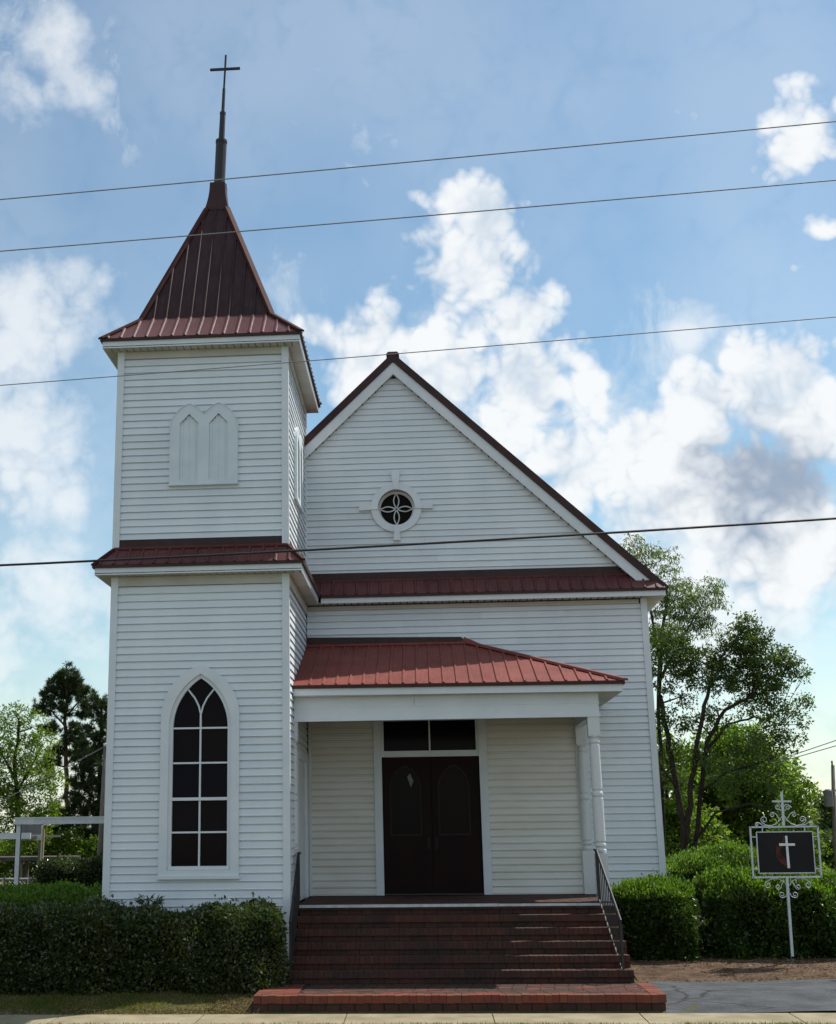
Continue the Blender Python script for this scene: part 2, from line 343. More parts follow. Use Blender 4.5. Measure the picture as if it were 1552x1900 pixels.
def plate(name, outer, holes, y0, y1, mat, parent, mw=None):
    """outline (x,z) with holes, drawn out from y0 (front) to y1 (back)"""
    bm = bmesh.new(); loops = [outer] + list(holes)
    for y in (y0, y1):
        es = []
        for lp in loops:
            vv = [bm.verts.new((x, y, z)) for x, z in lp]
            es += [bm.edges.new((vv[i], vv[(i+1) % len(vv)])) for i in range(len(vv))]
        bmesh.ops.triangle_fill(bm, use_beauty=True, use_dissolve=False, edges=es)
    bm.verts.ensure_lookup_table(); half = sum(len(l) for l in loops); k = 0
    for lp in loops:
        n = len(lp)
        for i in range(n):
            a, b = k+i, k+(i+1) % n
            bm.faces.new((bm.verts[a], bm.verts[b], bm.verts[half+b], bm.verts[half+a]))
        k += n
    bmesh.ops.recalc_face_normals(bm, faces=bm.faces)
    me = bpy.data.meshes.new(name); bm.to_mesh(me); bm.free(); me.materials.append(MAT[mat])
    o = bpy.data.objects.new(name, me)
    if mw is not None: o.matrix_basis = mw
    return put(o, parent)
def gothic(cx, a, z0, zs, h, n=12):
    """pointed arch outline (x,z): half width a, foot z0, springing zs, rise h"""
    R = (a*a+h*h)/(2*a); pts = [(cx-a, z0), (cx+a, z0)]; th = math.atan2(h, R-a)
    for i in range(n+1):
        t = th*i/n; pts.append((cx + R*math.cos(t)-(R-a), zs + R*math.sin(t)))
    for i in range(n-1, -1, -1):
        t = th*i/n; pts.append((cx - R*math.cos(t)+(R-a), zs + R*math.sin(t)))
    return pts
def gothic_hw(z, a, zs, h):
    if z <= zs: return a
    R = (a*a+h*h)/(2*a)
    if z >= zs+h: return 0
    return max(0, math.sqrt(max(0, R*R-(z-zs)**2))-(R-a))
def fast_mesh(name, verts, nq, mat, parent=None, k=4, smooth=False):
    """verts: (n,3) array, every k verts form one face"""
    me = bpy.data.meshes.new(name); n = len(verts)
    me.vertices.add(n); me.vertices.foreach_set('co', np.asarray(verts, np.float32).ravel())
    me.loops.add(n); me.loops.foreach_set('vertex_index', np.arange(n, dtype=np.int32))
    me.polygons.add(n//k); me.polygons.foreach_set('loop_start', np.arange(0, n, k, dtype=np.int32))
    me.polygons.foreach_set('loop_total', np.full(n//k, k, np.int32))
    me.materials.append(MAT[mat]); me.update(calc_edges=True)
    return put(bpy.data.objects.new(name, me), parent)
def unit(v): return v/np.maximum(np.linalg.norm(v, axis=1, keepdims=True), 1e-9)
def leaf_quads(P, dirs, L, W, curl=.0):
    """rhombic leaves at P growing along dirs"""
    n = len(P); rnd = unit(RNG.normal(size=(n, 3))); side = unit(np.cross(dirs, rnd)); nor = np.cross(dirs, side)
    L = np.broadcast_to(L, (n,))[:, None]; W = np.broadcast_to(W, (n,))[:, None]
    a = P; b = P + dirs*L*.45 + side*W*.5 + nor*L*curl; c = P + dirs*L; d = P + dirs*L*.45 - side*W*.5 + nor*L*curl
    return np.stack([a, b, c, d], 1).reshape(-1, 3)

def ground_z(y):
    pts = [(-60, 1.05), (-24, 1.02), (-19, .95), (-8, .34), (-5, .12), (-3.2, .06), (-2.1, .075), (-1.1, .25), (-.55, .30), (.2, .37), (1, .425), (2, .45), (5, .48), (30, .5), (900, .5)]
    for (a, b), (c, d) in zip(pts, pts[1:]):
        if y <= c: return b + (d-b)*max(0, (y-a))/(c-a)
    return .5
# ------------------------------------------------------------------ setting: ground, sidewalk, drive, road
def sheet(name, xs, ys, dz, mat, jitter=0., kind='structure', zf=None):
    mb = MB(); nx = len(xs)
    for y in ys:
        for x in xs: mb.v.append((x, y, (zf(x, y) if zf else ground_z(y)) + dz + (random.uniform(-1, 1)*jitter)))
    for j in range(len(ys)-1):
        for i in range(nx-1):
            k = j*nx+i; mb.f.append((k, k+1, k+nx+1, k+nx))
    o = mb.build(name, mat, None, True); return tag(o, kind=kind)
XS = [-700, -300, -120, -60] + [x*2. for x in range(-20, 31)] + [90, 150, 400, 800]
YS = [-60, -40, -24, -21, -19, -14, -8, -6.5, -5, -4, -3.2, -2.65, -2.1, -1.8, -1.5, -1.1, -.8, -.55, -.2, .2, .6, 1, 1.5, 2, 3, 5, 9, 15, 30, 60, 120, 300, 900]
tag(sheet('ground', XS, YS, 0, 'ground'), 'grass and bare soil ground around the church', 'ground')
tag(sheet('road', [-120, -40, -10, 0, 10, 20, 50, 150], [-19, -14, -8], .006, 'asphalt'), 'asphalt street in front of the church', 'road')
def frange(a, b, n): return [a+(b-a)*i/n for i in range(n+1)]
tag(sheet('asphalt_drive', frange(8.42, 26, 40), frange(-2.12, -.48, 12), .010, 'asphalt', .006,
          zf=lambda x, y: ground_z(y)+.02*math.sin(x*1.9+y*3)*.5+min(.05, max(0, (x-9)*.01))), 'grey asphalt strip beside the brick landing', 'drive')
tag(sheet('dirt_bed', frange(8.3, 26, 60), frange(-.7, 2.6, 22), .006, 'dirt', .010,
          zf=lambda x, y: ground_z(y)+.035*math.exp(-((x-8.95)**2/.15+(y+.05)**2/.12))+ (0.012 if y > -.45 else -.02)), 'bare brown dirt bed under the right hedge', 'soil')
tag(sheet('lawn_margin_soil', frange(2.05, 2.78, 8), frange(-2.2, -.6, 14), .004, 'dirt', .006), 'strip of bare soil beside the brick landing', 'soil')
sw = tag(sheet('sidewalk', [-60, 80], [-3.05, -2.14], -.02, 'mortar'), 'pale concrete sidewalk along the street', 'sidewalk')
xs_j = [-16.2 + 2.02*i for i in range(22)]
for a, b in zip(xs_j, xs_j[1:]):
    mb = MB(); z0, z1 = ground_z(-3.05)+.006, ground_z(-2.14)+.012
    mb.hexa([(a+.008, -3.05, -.05), (b-.008, -3.05, -.05), (b-.008, -2.14, -.05), (a+.008, -2.14, -.05),
             (a+.008, -3.05, z0), (b-.008, -3.05, z0), (b-.008, -2.14, z1), (a+.008, -2.14, z1)])
    mb.build('paving_slab', 'concrete', sw)

# ------------------------------------------------------------------ the church
W, D, YM, XM, XR = 2.944, 3.5, 3.507, 9.458, 4.77
E = .127
church = thing('church', 'white clapboard church with red metal roofs, corner tower and cross-topped spire', 'church')
def unit_board():
    # lap siding: sloping face, then a notch under the board above
    prof = [(-.032, 0), (-.032, .002), (-.023, .017), (-.013, .104), (.003, .108), (.003, E+.002), (.014, E+.002), (.014, 0)]
    mb = MB(); n = len(prof)
    mb.add([(x, y, z) for x in (0, 1) for y, z in prof], [(i, n+i, n+(i+1) % n, (i+1) % n) for i in range(n)] + [tuple(range(n-1, -1, -1)), tuple(range(n, 2*n))])
    me = mb.mesh('siding_board', MAT['siding']); recalc(me); return me
BOARD = unit_board()
ROTR = Matrix.Rotation(PI/2, 4, 'Z')      # a board facing -y turned to face +x
SIDE_BOARDS = MB()
BOARD_PORCH = BOARD.copy(); BOARD_PORCH.materials[0] = MAT['siding_porch']
def board(parent, x0, x1, y, z, h=E, face='F', me=None):
    if x1-x0 < .03: return
    if x1-x0 > 4.2 and face == 'F':            # a lap joint somewhere along a long course
        c = x0+(x1-x0)*random.uniform(.2, .8)
        board(parent, x0, c, y, z, h, face, me); board(parent, c+.0015, x1, y-.0018, z, h, face, me); return
    if me is None and face == 'F' and parent.name == 'front_wall' and z < 4.68 and z > 1.39 and x0 < 8.05: me = BOARD_PORCH
    o = bpy.data.objects.new('siding_board', me or BOARD)
    S = Matrix.Diagonal((x1-x0, 1, h/E, 1))
    if face == 'R':            # the wall seen edge-on: its courses are too thin to tell apart, one mesh
        Mx = Matrix.Translation((y+random.uniform(-.0015, .0015), x0, z)) @ ROTR @ S
        SIDE_BOARDS.add([Mx @ v_.co for v_ in BOARD.vertices], [tuple(p_.vertices) for p_ in BOARD.polygons]); bpy.data.objects.remove(o); return
    wob = random.uniform(-.0015, .0015)
    if face == 'F': o.matrix_basis = Matrix.Translation((x0, y+wob, z)) @ S
    else: o.matrix_basis = Matrix.Translation((y+wob, x0, z)) @ ROTR @ S
    put(o, parent)
def rows(parent, x0, x1, y, za, zb, phase, openings=(), face='F', lim=None):
    k0 = math.floor((za-phase)/E)
    z = phase + k0*E
    while z < zb-1e-4:
        lo, hi = max(z, za), min(z+E, zb)
        if hi-lo > .02:
            a, b = x0, x1
            if lim: a, b = lim((lo+hi)/2)
            segs = [(a, b)]
            for cx, f in openings:
                h = f((lo+hi)/2)
                if h <= 0: continue
                ns = []
                for p, q in segs:
                    if cx-h >= q or cx+h <= p: ns.append((p, q)); continue
                    if cx-h > p: ns.append((p, cx-h))
                    if cx+h < q: ns.append((cx+h, q))
                segs = ns
            for p, q in segs: board(parent, p, q, y, lo, hi-lo if hi-lo < E-1e-4 else E, face)
        z += E
def side_siding(name, parent, X, y0, y1, za, zb, sgn):     # the long side walls nobody sees face on
    mb = MB(); z = za
    while z < zb:
        h = min(E, zb-z)
        mb.hexa([(X, y0, z), (X+sgn*.021, y0, z), (X+sgn*.021, y1, z), (X, y1, z), (X, y0, z+h), (X+sgn*.004, y0, z+h), (X+sgn*.004, y1, z+h), (X, y1, z+h)]); z += E
    o = mb.build(name, 'siding', parent); recalc(o.data); o['kind'] = 'stuff'

# --- tower walls
mb = MB(); mb.box(.03, W-.03, .14, D+.3, .2, 10.95); tower = mb.build('tower', 'dark', church)
WIN = dict(cx=1.51, a=.652, z0=1.855, zs=4.42, h=.857)
LOUV = [(1.256, lambda z: .25 if 8.5 < z < 9.6 else 0), (1.773, lambda z: .25 if 8.5 < z < 9.6 else 0)]
win_open = [(WIN['cx'], lambda z: (gothic_hw(z, .54, WIN['zs'], .70) if z > 1.99 else 0))]
rows(tower, .065, W-.065, 0, .42, 6.64, 5.108, win_open)
rows(tower, .065, W-.065, 0, 7.45, 10.74, 10.482, [(1.515, lambda z: .52 if 8.47 < z < 9.42 else 0)])
sd_open = [(2.22, lambda z: .90 if z < 3.85 else 0)]
rows(tower, .065, YM, W, .42, 6.64, 5.108, sd_open, 'R')
rows(tower, .065, D-.06, W, 7.45, 10.74, 10.482, [(1.75, lambda z: .52 if 8.47 < z < 9.42 else 0)], 'R')
k = SIDE_BOARDS.build('side_siding', 'siding', tower); k['kind'] = 'stuff'
side_siding('side_siding', tower, 0, .1, D, .4, 10.74, -1)
def corner(x, y, z0, z1, sx, sy, w=.070, t=.050):
    """two-faced corner board; sx, sy point outwards"""
    mb = MB()
    x2 = x - sx*w; mb.box(min(x+sx*t, x2), max(x+sx*t, x2), min(y, y+sy*t), max(y, y+sy*t), z0, z1)
    y2 = y - sy*w; mb.box(min(x, x+sx*(t-.003)), max(x, x+sx*(t-.003)), min(y, y2), max(y, y2), z0, z1)
    mb.build('corner_board', 'trim', church)
corner(0, 0, .40, 6.80, -1, -1); corner(W, 0, .40, 6.80, 1, -1)
corner(0, 0, 7.30, 10.87, -1, -1); corner(W, 0, 7.30, 10.87, 1, -1); corner(W, D, 7.30, 10.87, 1, 1)
corner(XM, YM, .45, 6.82, 1, -1)
for z0, z1 in ((6.64, 6.80), (10.74, 10.87)):
    mb = MB(); mb.box(.065, W-.065, -.044, 0, z0, z1); mb.build('frieze_board', 'soffit', church)
    mb = MB(); mb.box(W, W+.044, .085, D-.085 if z0 > 8 else YM, z0, z1); mb.build('frieze_board', 'soffit', church)
mb = MB(); mb.box(.1, W-.1, -.012, .1, .2, .44); mb.build('tower_foundation', 'mortar', church)

# --- main front wall
mb = MB()
mb.add([(.1, YM+.26, .2), (XM-.03, YM+.26, .2), (XM-.03, YM+.26, 6.95), (XR, YM+.26, 11.45), (.1, YM+.26, 6.95)], [(0, 1, 2, 3, 4)])
mb.box(.03, XM-.03, YM+.262, 20, .2, 6.9)
front = mb.build('front_wall', 'dark', church)
DX0, DX1 = 4.37, 6.20; DC = (DX0+DX1)/2
rows(front, W, XM-.10, YM, 1.40, 6.72, 1.42, [(DC, lambda z: .98 if z < 4.7 else 0), (8.10, lambda z: .02 if z < 4.75 else 0)],
     lim=lambda z: (W+.03, XM-.065))
rows(front, 8.22, XM-.065, YM, .45, 1.40, 1.42)
OC = (4.765, 8.745)
rows(front, W, XM, YM, 7.40, 11.45, 1.42, [(OC[0], lambda z: math.sqrt(max(0, .43**2-(z-OC[1])**2)))],
     lim=lambda z: (max(W+.02, XR-(11.66-z)/.958), XR+(11.66-z)/.958))
mb = MB(); mb.box(W+.03, XM-.1, YM-.044, YM, 6.72, 6.80); mb.build('frieze_board', 'soffit', church)
mb = MB(); mb.box(8.22, XM-.03, YM-.006, YM+.2, .2, .46); mb.build('foundation', 'mortar', church)
side_siding('side_siding', front, XM, YM+.1, 20, .45, 6.8, 1)

# --- roofs: a base sheet, then a rib every nine inches
def unit_rib():
    mb = MB(); a, b, h = .030, .012, .024
    mb.hexa([(-a, 0, -.004), (a, 0, -.004), (a, 1, -.004), (-a, 1, -.004), (-b, 0, h), (b, 0, h), (b, 1, h), (-b, 1, h)])
    return mb.mesh('rib', MAT['roof'])
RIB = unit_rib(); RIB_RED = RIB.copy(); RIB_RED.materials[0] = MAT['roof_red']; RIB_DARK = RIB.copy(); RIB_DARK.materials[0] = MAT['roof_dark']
def rib(parent, p, q):
    p, q = Vector(p[0]), Vector(q[0])
def ribs(parent, O, u, v, length, top, pitch=.2286, start=.1, lo=None, me=None, joined=False):
    """O eave corner, u along the eave, v up the slope; top(s) = rib length at s along the eave"""
    O, u, v = Vector(O), Vector(u).normalized(), Vector(v).normalized(); n = u.cross(v).normalized()
    s = start; JR = MB()
    while s < length:
        L = top(s); l0 = lo(s) if lo else 0
        if L-l0 > .05:
            B = O + u*s + v*l0; m = Matrix.Identity(4)
            for i in range(3):
                m[i][0] = u[i]; m[i][1] = v[i]*(L-l0); m[i][2] = n[i]; m[i][3] = B[i]
            if joined:
                JR.add([m @ v_.co for v_ in RIB.vertices], [tuple(p_.vertices) for p_ in RIB.polygons])
            else:
                o = bpy.data.objects.new('rib', me or RIB); o.matrix_basis = m; put(o, parent)
        s += pitch
    if joined: k = JR.build('rib_rows', 'roof', parent); k['kind'] = 'stuff'
def slab(name, pts, th, mat, parent):
    """flat polygon with thickness th downwards along its normal"""
    pts = [Vector(p) for p in pts]; n = (pts[1]-pts[0]).cross(pts[2]-pts[0]).normalized()
    if n.z < 0: pts.reverse(); n = -n
    k = len(pts); mb = MB()
    mb.add(pts + [p-n*th for p in pts], [tuple(range(k)), tuple(range(2*k-1, k-1, -1))] + [(i, k+i, k+(i+1) % k, (i+1) % k) for i in range(k)])
    o = mb.build(name, mat, parent); recalc(o.data); return o
def trim_bar(name, p, q, w, h, mat, parent, nrm=(0, 0, 1)):
    p, q = Vector(p), Vector(q); d = (q-p).normalized(); n = Vector(nrm); s = d.cross(n).normalized(); n = s.cross(d).normalized()
    mb = MB(); mb.hexa([p-s*w/2-n*h, p+s*w/2-n*h, q+s*w/2-n*h, q-s*w/2-n*h, p-s*w*.35+n*h, p+s*w*.35+n*h, q+s*w*.35+n*h, q-s*w*.35+n*h])
    o = mb.build(name, mat, parent); recalc(o.data); return o

# tower: lower skirt roof, on three sides
o2, ze2, zw2 = .316, 6.966, 7.318
sk = slab('skirt_roof', [(-o2, -o2, ze2), (W+o2, -o2, ze2), (W, 0, zw2), (0, 0, zw2)], .02, 'roof', church)
ribs(sk, (-o2, -o2, ze2), (1, 0, 0), (0, o2, zw2-ze2), W+2*o2, lambda s: min(.473, .473*min(s, W+2*o2-s)/o2), start=.13)
skr = slab('skirt_roof', [(W+o2, -o2, ze2), (W+o2, YM-.05, ze2), (W, YM-.05, zw2), (W, 0, zw2)], .02, 'roof', church)
ribs(skr, (W+o2, -o2, ze2), (0, 1, 0), (-o2, 0, zw2-ze2), YM+o2-.1, lambda s: min(.473, .473*s/o2), start=.13)
skl = slab('skirt_roof', [(-o2, -o2, ze2), (-o2, D, ze2), (0, D, zw2), (0, 0, zw2)], .02, 'roof', church)
ribs(skl, (-o2, D, ze2), (0, -1, 0), (o2, 0, zw2-ze2), D+o2-.05, lambda s: min(.473, .473*(D+o2-s)/o2), start=.13)
trim_bar('hip_cap', (W+o2, -o2, ze2+.008), (W, 0, zw2+.008), .10, .018, 'hipcap', sk); trim_bar('hip_cap', (-o2, -o2, ze2+.008), (0, 0, zw2+.008), .10, .018, 'hipcap', sk)
mb = MB(); mb.box(.085, W-.085, -.046, -.002, zw2-.02, 7.449); mb.build('wall_flashing', 'drip', church)
mb = MB(); mb.box(W+.002, W+.046, .085, YM, zw2-.02, 7.42); mb.build('wall_flashing', 'roof', church)
trim_bar('flashing_lip', (-.02, -.045, zw2-.012), (W+.02, -.045, zw2-.012), .075, .012, 'roof', sk, (0, -.7, .7))

def cornice(o, zt, zb, x0, x1, y0, y1, back, name=''):
    """dark drip edge, white fascia and slatted soffit round a roof edge (front, right, left and, if back, rear)"""
    dr = MB(); fa = MB(); of = o-.035; t = .022
    dr.box(x0-o-.004, x1+o+.004, y0-o-.004, y0-o+.03, zt-.050, zt-.006)
    dr.box(x1+o-.03, x1+o+.004, y0-o+.03, y1, zt-.050, zt-.006); dr.box(x0-o-.004, x0-o+.03, y0-o+.03, y1, zt-.050, zt-.006)
    fa.box(x0-of, x1+of, y0-of, y0-of+t, zb, zt-.02)
    fa.box(x1+of-t, x1+of, y0-of+t, y1, zb, zt-.02); fa.box(x0-of, x0-of+t, y0-of+t, y1, zb, zt-.02)
    if back:
        dr.box(x0-o, x1+o, y1, y1+.03, zt-.05, zt-.006); fa.box(x0-of, x1+of, y1-.03, y1-.008, zb, zt-.02)
    dr.build('drip_edge', 'drip', church); fa.build('fascia', 'trim', church)
    sf = MB(); sf.box(x0-of, x1+of, y0-of, y1, zb+.022, zb+.034); s = sf.build('soffit', 'dark', church)
    pitch = .128; x = x0-of+t
    def sb(a, b, c, d):
        m = MB(); m.box(a, b, c, d, zb+.004, zb+.018); m.build('soffit_board', 'soffit', s)
    while x < x1+of-t-.01:
        sb(x, min(x+pitch-.014, x1+of-t), y0-of+t+.002, y0-.003); x += pitch
    y = y0
    while y < y1-.01:
        e_ = min(y+pitch-.008, y1-(.036 if back else 0))
        if e_ > y+.01: sb(x1+.003, x1+of-t-.002, y, e_); sb(x0-of+t+.002, x0-.003, y, e_)
        y += pitch
    if back: sb(x0+.003, x1-.003, y1-o, y1-.036)
    return s
cornice(o2, ze2, 6.80, 0, W, 0, YM-.35, False)

# tower: upper roof, skirt and steep pyramid
o1, ze1, b1, zb1 = .31, 11.043, .27, 11.61
D2 = D+o1
c_e = [(-o1, -o1), (W+o1, -o1), (W+o1, D2), (-o1, D2)]
c_b = [(b1, b1), (W-b1, b1), (W-b1, D-b1), (b1, D-b1)]
TX, TY, TZ, TH = 1.435, 1.75, 14.42, .205
c_t = [(TX-TH, TY-TH), (TX+TH, TY-TH), (TX+TH, TY+TH), (TX-TH, TY+TH)]
for i in range(4):
    j = (i+1) % 4; e0, e1, q0, q1, t0, t1 = c_e[i], c_e[j], c_b[i], c_b[j], c_t[i], c_t[j]
    lower = slab('tower_roof_skirt', [(*e0, ze1), (*e1, ze1), (*q1, zb1), (*q0, zb1)], .02, 'roof', church)
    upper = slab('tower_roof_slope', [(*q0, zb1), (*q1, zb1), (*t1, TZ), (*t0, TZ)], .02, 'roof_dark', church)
    if i == 2: continue
    u = Vector((e1[0]-e0[0], e1[1]-e0[1], 0)); Lr = u.length; u.normalize(); inw = Vector((-u.y, u.x, 0))
    v1 = inw*(o1+b1) + Vector((0, 0, zb1-ze1)); l1 = v1.length; run = o1+b1
    ribs(lower, (*e0, ze1), u, v1, Lr, lambda s: l1*min(1, s/run, (Lr-s)/run), start=.13+.0)
    wq = (Vector(q1)-Vector(q0)).length; hgt = TZ-zb1
    mid0 = (Vector((*q0, zb1))+Vector((*q1, zb1)))/2; mid1 = (Vector((*t0, TZ))+Vector((*t1, TZ)))/2
    dv = mid1-mid0; dv = dv - u*dv.dot(u); l2 = dv.length
    sl = Vector((*t0, TZ))-Vector((*q0, zb1)); sr = Vector((*q1, zb1))-Vector((*t1, TZ)); a0, a1 = sl.dot(u), sr.dot(u)
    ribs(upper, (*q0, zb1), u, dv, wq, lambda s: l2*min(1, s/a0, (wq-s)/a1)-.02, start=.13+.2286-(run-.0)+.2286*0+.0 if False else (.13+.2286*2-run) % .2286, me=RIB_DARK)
    for pt0, pt1 in (((*e0, ze1+.01), (*q0, zb1+.01)), ((*q0, zb1+.01), (*t0, TZ))):
        outn = (Vector((pt0[0]-TX, pt0[1]-TY, .9)))
        trim_bar('hip_cap', pt0, pt1, .15, .018, 'hipcap', lower, outn)
for a_, b_ in (((c_e[2][0], c_e[2][1], ze1+.01), (c_b[2][0], c_b[2][1], zb1+.01)), ((c_b[2][0], c_b[2][1], zb1+.01), (*c_t[2], TZ))):
    trim_bar('hip_cap', a_, b_, .13, .018, 'hipcap', lower, (1, 1, .9))
cornice(o1, ze1, 10.87, 0, W, 0, D2, True)
# spire: collar, telescoping pole, cross
sp = MB(); R_ = lambda t: .235-(.235-.150)*t
prof = []
for i in range(7):
    t = i/6; prof.append((.150 + .092*(1-t)**2.0, 14.36+.64*t))
n = 4
sp2 = MB()
for r, z in prof:
    sp2.v += [(TX-r, TY-r, z), (TX+r, TY-r, z), (TX+r, TY+r, z), (TX-r, TY+r, z)]
for i in range(len(prof)-1):
    for k in range(4): sp2.f.append((i*4+k, i*4+(k+1) % 4, (i+1)*4+(k+1) % 4, (i+1)*4+k))
sp2.f.append(tuple((len(prof)-1)*4+k for k in range(4)))
sp2.build('spire_collar', 'drip', church)
def lean(z): return (TX + .012 + (z-14.9)*.035, TY)
pole = MB()
P3 = lambda z: (*lean(z), z)
pole.tube([P3(14.95), P3(15.965)], .110, 14); pole.tube([P3(15.93), P3(15.985)], .118, 14)
pole.tube([P3(15.9), P3(16.60)], [.062, .056], 12); pole.tube([P3(16.57), P3(16.615)], .062, 12)
pole.tube([P3(16.5), P3(17.15)], [.034, .030], 10); pole.tube([P3(14.94), P3(15.02)], .15, 14)
sp_o = pole.build('spire_pole', 'spire', church, False)
cr = MB(); c0, c1 = P3(17.1), (1.558, TY, 17.913)
cr.tube([c0, c1], .021, 8); cr.box(1.545-.306, 1.545+.306, TY-.02, TY+.02, 17.572, 17.616)
cr.build('spire_cross', 'spire', sp_o)

# main gable roof
ZR, ZE, XE, YF = 11.917, 7.025, 9.878, 3.32
for s in (1, -1):
    xe = XR + s*(XE-XR)
    g = slab('main_roof', [(XR, YF, ZR), (xe, YF, ZE), (xe, 20.4, ZE), (XR, 20.4, ZR)], .02, 'roof', church)
    if s > 0:
        v = Vector((XR-XE, 0, ZR-ZE)); ribs(g, (XE, YF, ZE), (0, 1, 0), v, 17, lambda q: v.length, start=.15, joined=True)
    sl = .958
    rk = MB()      # dark rake trim, then white rake board below it, then the soffit under the overhang
    def strip(z_top, z_bot, y0, y1, x_lo, m, nm):
        k = MB(); xr = xe if x_lo is None else x_lo
        xa, xb = XR, xr
        za, zb = ZR, ZR-abs(xr-XR)*sl
        pts = [(xa, za+z_top), (xb, zb+z_top), (xb, zb+z_bot), (xa, za+z_bot)]
        k.poly_y(pts, y0, y1); oo = k.build(nm, m, church); recalc(oo.data)
    strip(.016, -.175, YF-.022, YF+.05, None, 'drip', 'rake_trim')
    xl = 9.62 if s > 0 else 2.0
    strip(-.165, -.425, YF+.012, YF+.038, xl, 'trim', 'rake_board')
    strip(-.395, -.412, YF+.038, YM-.02, xl, 'soffit', 'rake_soffit')
    # short strips of the soffit vents that show as dashes along the rake
    nd = 34 if s > 0 else 17
    for i in range(nd):
        xx = XR + s*(.22 + i*.135)
        if (s < 0 and xx < W+.05) or xx > 9.35: continue
        zz = ZR-abs(xx-XR)*sl-.421
        mbx = MB(); mbx.hexa([(xx, YF+.06, zz-.0), (xx+s*.02, YF+.06, zz-.02), (xx+s*.02, YM-.03, zz-.02), (xx, YM-.03, zz),
                              (xx, YF+.06, zz+.012), (xx+s*.02, YF+.06, zz-.008), (xx+s*.02, YM-.03, zz-.008), (xx, YM-.03, zz+.012)])
        oo = mbx.build('soffit_seam', 'dark', church); recalc(oo.data)
trim_bar('ridge_cap', (XR, YF-.03, ZR+.015), (XR, 20.4, ZR+.015), .26, .02, 'roof', church)
# pent roof across the foot of the gable
yp, zp, zpw = 3.157, 6.965, 7.317
pent = slab('pent_roof', [(W+.02, yp, zp), (9.80, yp, zp), (9.46, YM, zpw), (W+.02, YM, zpw)], .02, 'roof', church)
vl = math.hypot(YM-yp, zpw-zp)
ribs(pent, (W+.02, yp, zp), (1, 0, 0), (0, YM-yp, zpw-zp), 6.8, lambda s: vl if s < 6.4 else vl*(6.8-s)/.4, start=.31)
ep = slab('pent_roof_end', [(9.80, yp, zp), (9.80, YM+.05, zp), (9.46, YM, zpw)], .02, 'roof', church)
trim_bar('flashing_lip', (W+.02, YM-.035, zpw-.012), (9.44, YM-.035, zpw-.012), .085, .012, 'roof', pent, (0, -.7, .7))
mb = MB(); mb.box(W+.05, 9.30, YM-.046, YM, zpw-.02, 7.452); mb.build('wall_flashing', 'drip', church)
dr = MB(); dr.box(W+.33, 9.84, yp-.006, yp+.03, zp-.052, zp-.006); dr.box(9.845, 9.885, yp+.03, 20.4, ZE-.06, ZE-.012); dr.build('drip_edge', 'drip', church)
fa = MB(); fa.box(W+.33, 9.80, yp+.036, yp+.058, 6.815, 6.94); fa.box(9.80, 9.825, yp+.036, 20.3, 6.815, 6.99); fa.build('fascia', 'trim', church)
sf = MB(); sf.box(W+.03, 9.80, yp+.058, YM, 6.822, 6.834); sf.box(XM, 9.80, YM, 20, 6.822, 6.834); so = sf.build('soffit', 'soffit', church)
for i in range(48):
    x = W+.36+i*.135
    if x > 9.5: break
    m = MB(); m.box(x, x+.016, yp+.06, YM-.03, 6.8165, 6.8225); m.build('soffit_seam', 'dark', so)

# --- oculus
def circ(cx, cz, r, n=40): return [(cx+r*math.cos(2*PI*i/n), cz+r*math.sin(2*PI*i/n)) for i in range(n)]
def ringtube(mbx, cx, cz, r, y0, y1, n=40):
    base = len(mbx.v)
    for y in (y0, y1): mbx.v += [(cx+r*math.cos(2*PI*i/n), y, cz+r*math.sin(2*PI*i/n)) for i in range(n)]
    for i in range(n): mbx.f.append((base+i, base+(i+1) % n, base+n+(i+1) % n, base+n+i))
oc = plate('oculus_window', circ(*OC, .50), [circ(*OC, .362)], YM-.075, YM-.002, 'trim', church)
oc['label'] = 'round window with four white keystones in the gable'
mb = MB(); ringtube(mb, OC[0], OC[1], .362, YM-.07, YM+.14); ringtube(mb, OC[0], OC[1], .50, YM-.002, YM+.02); mb.build('reveal', 'soffit', oc)
plate('sash', circ(*OC, .362), [circ(*OC, .318)], YM+.10, YM+.15, 'oldpaint', oc)
mb = MB(); mb.add([(x, YM+.135, z) for x, z in circ(*OC, .33)], [tuple(range(40))]); mb.build('pane', 'pane', oc)
x, z = OC
for nm, pts in (('keystone', [(x-.045, z+.36), (x+.045, z+.36), (x+.092, z+.755), (x-.092, z+.755)]),
                ('keystone', [(x-.042, z-.36), (x-.068, z-.672), (x+.068, z-.672), (x+.042, z-.36)]),
                ('keystone', [(x-.36, z-.035), (x-.36, z+.028), (x-.735, z+.068), (x-.735, z-.055)]),
                ('keystone', [(x+.36, z-.035), (x+.718, z-.05), (x+.718, z+.062), (x+.36, z+.03)])):
    m = MB(); m.poly_y(pts, YM-.100, YM+.0); k = m.build(nm, 'trim', oc); recalc(k.data)
for q in range(4):
    tr = MB(); a = q*PI/2; dx, dz = math.cos(a), math.sin(a); px, pz = -dz, dx
    for sgn in (1, -1):
        pts = []
        for i in range(13):
            t = i/12; rr = .02+.295*t; wv = .052*math.sin(PI*min(1, t*.96+.02))
            pts.append((x+dx*rr+px*wv*sgn, YM+.10, z+dz*rr+pz*wv*sgn))
        tr.tube(pts, .0125, 6)
    tr.build('tracery_petal', 'oldpaint', oc)

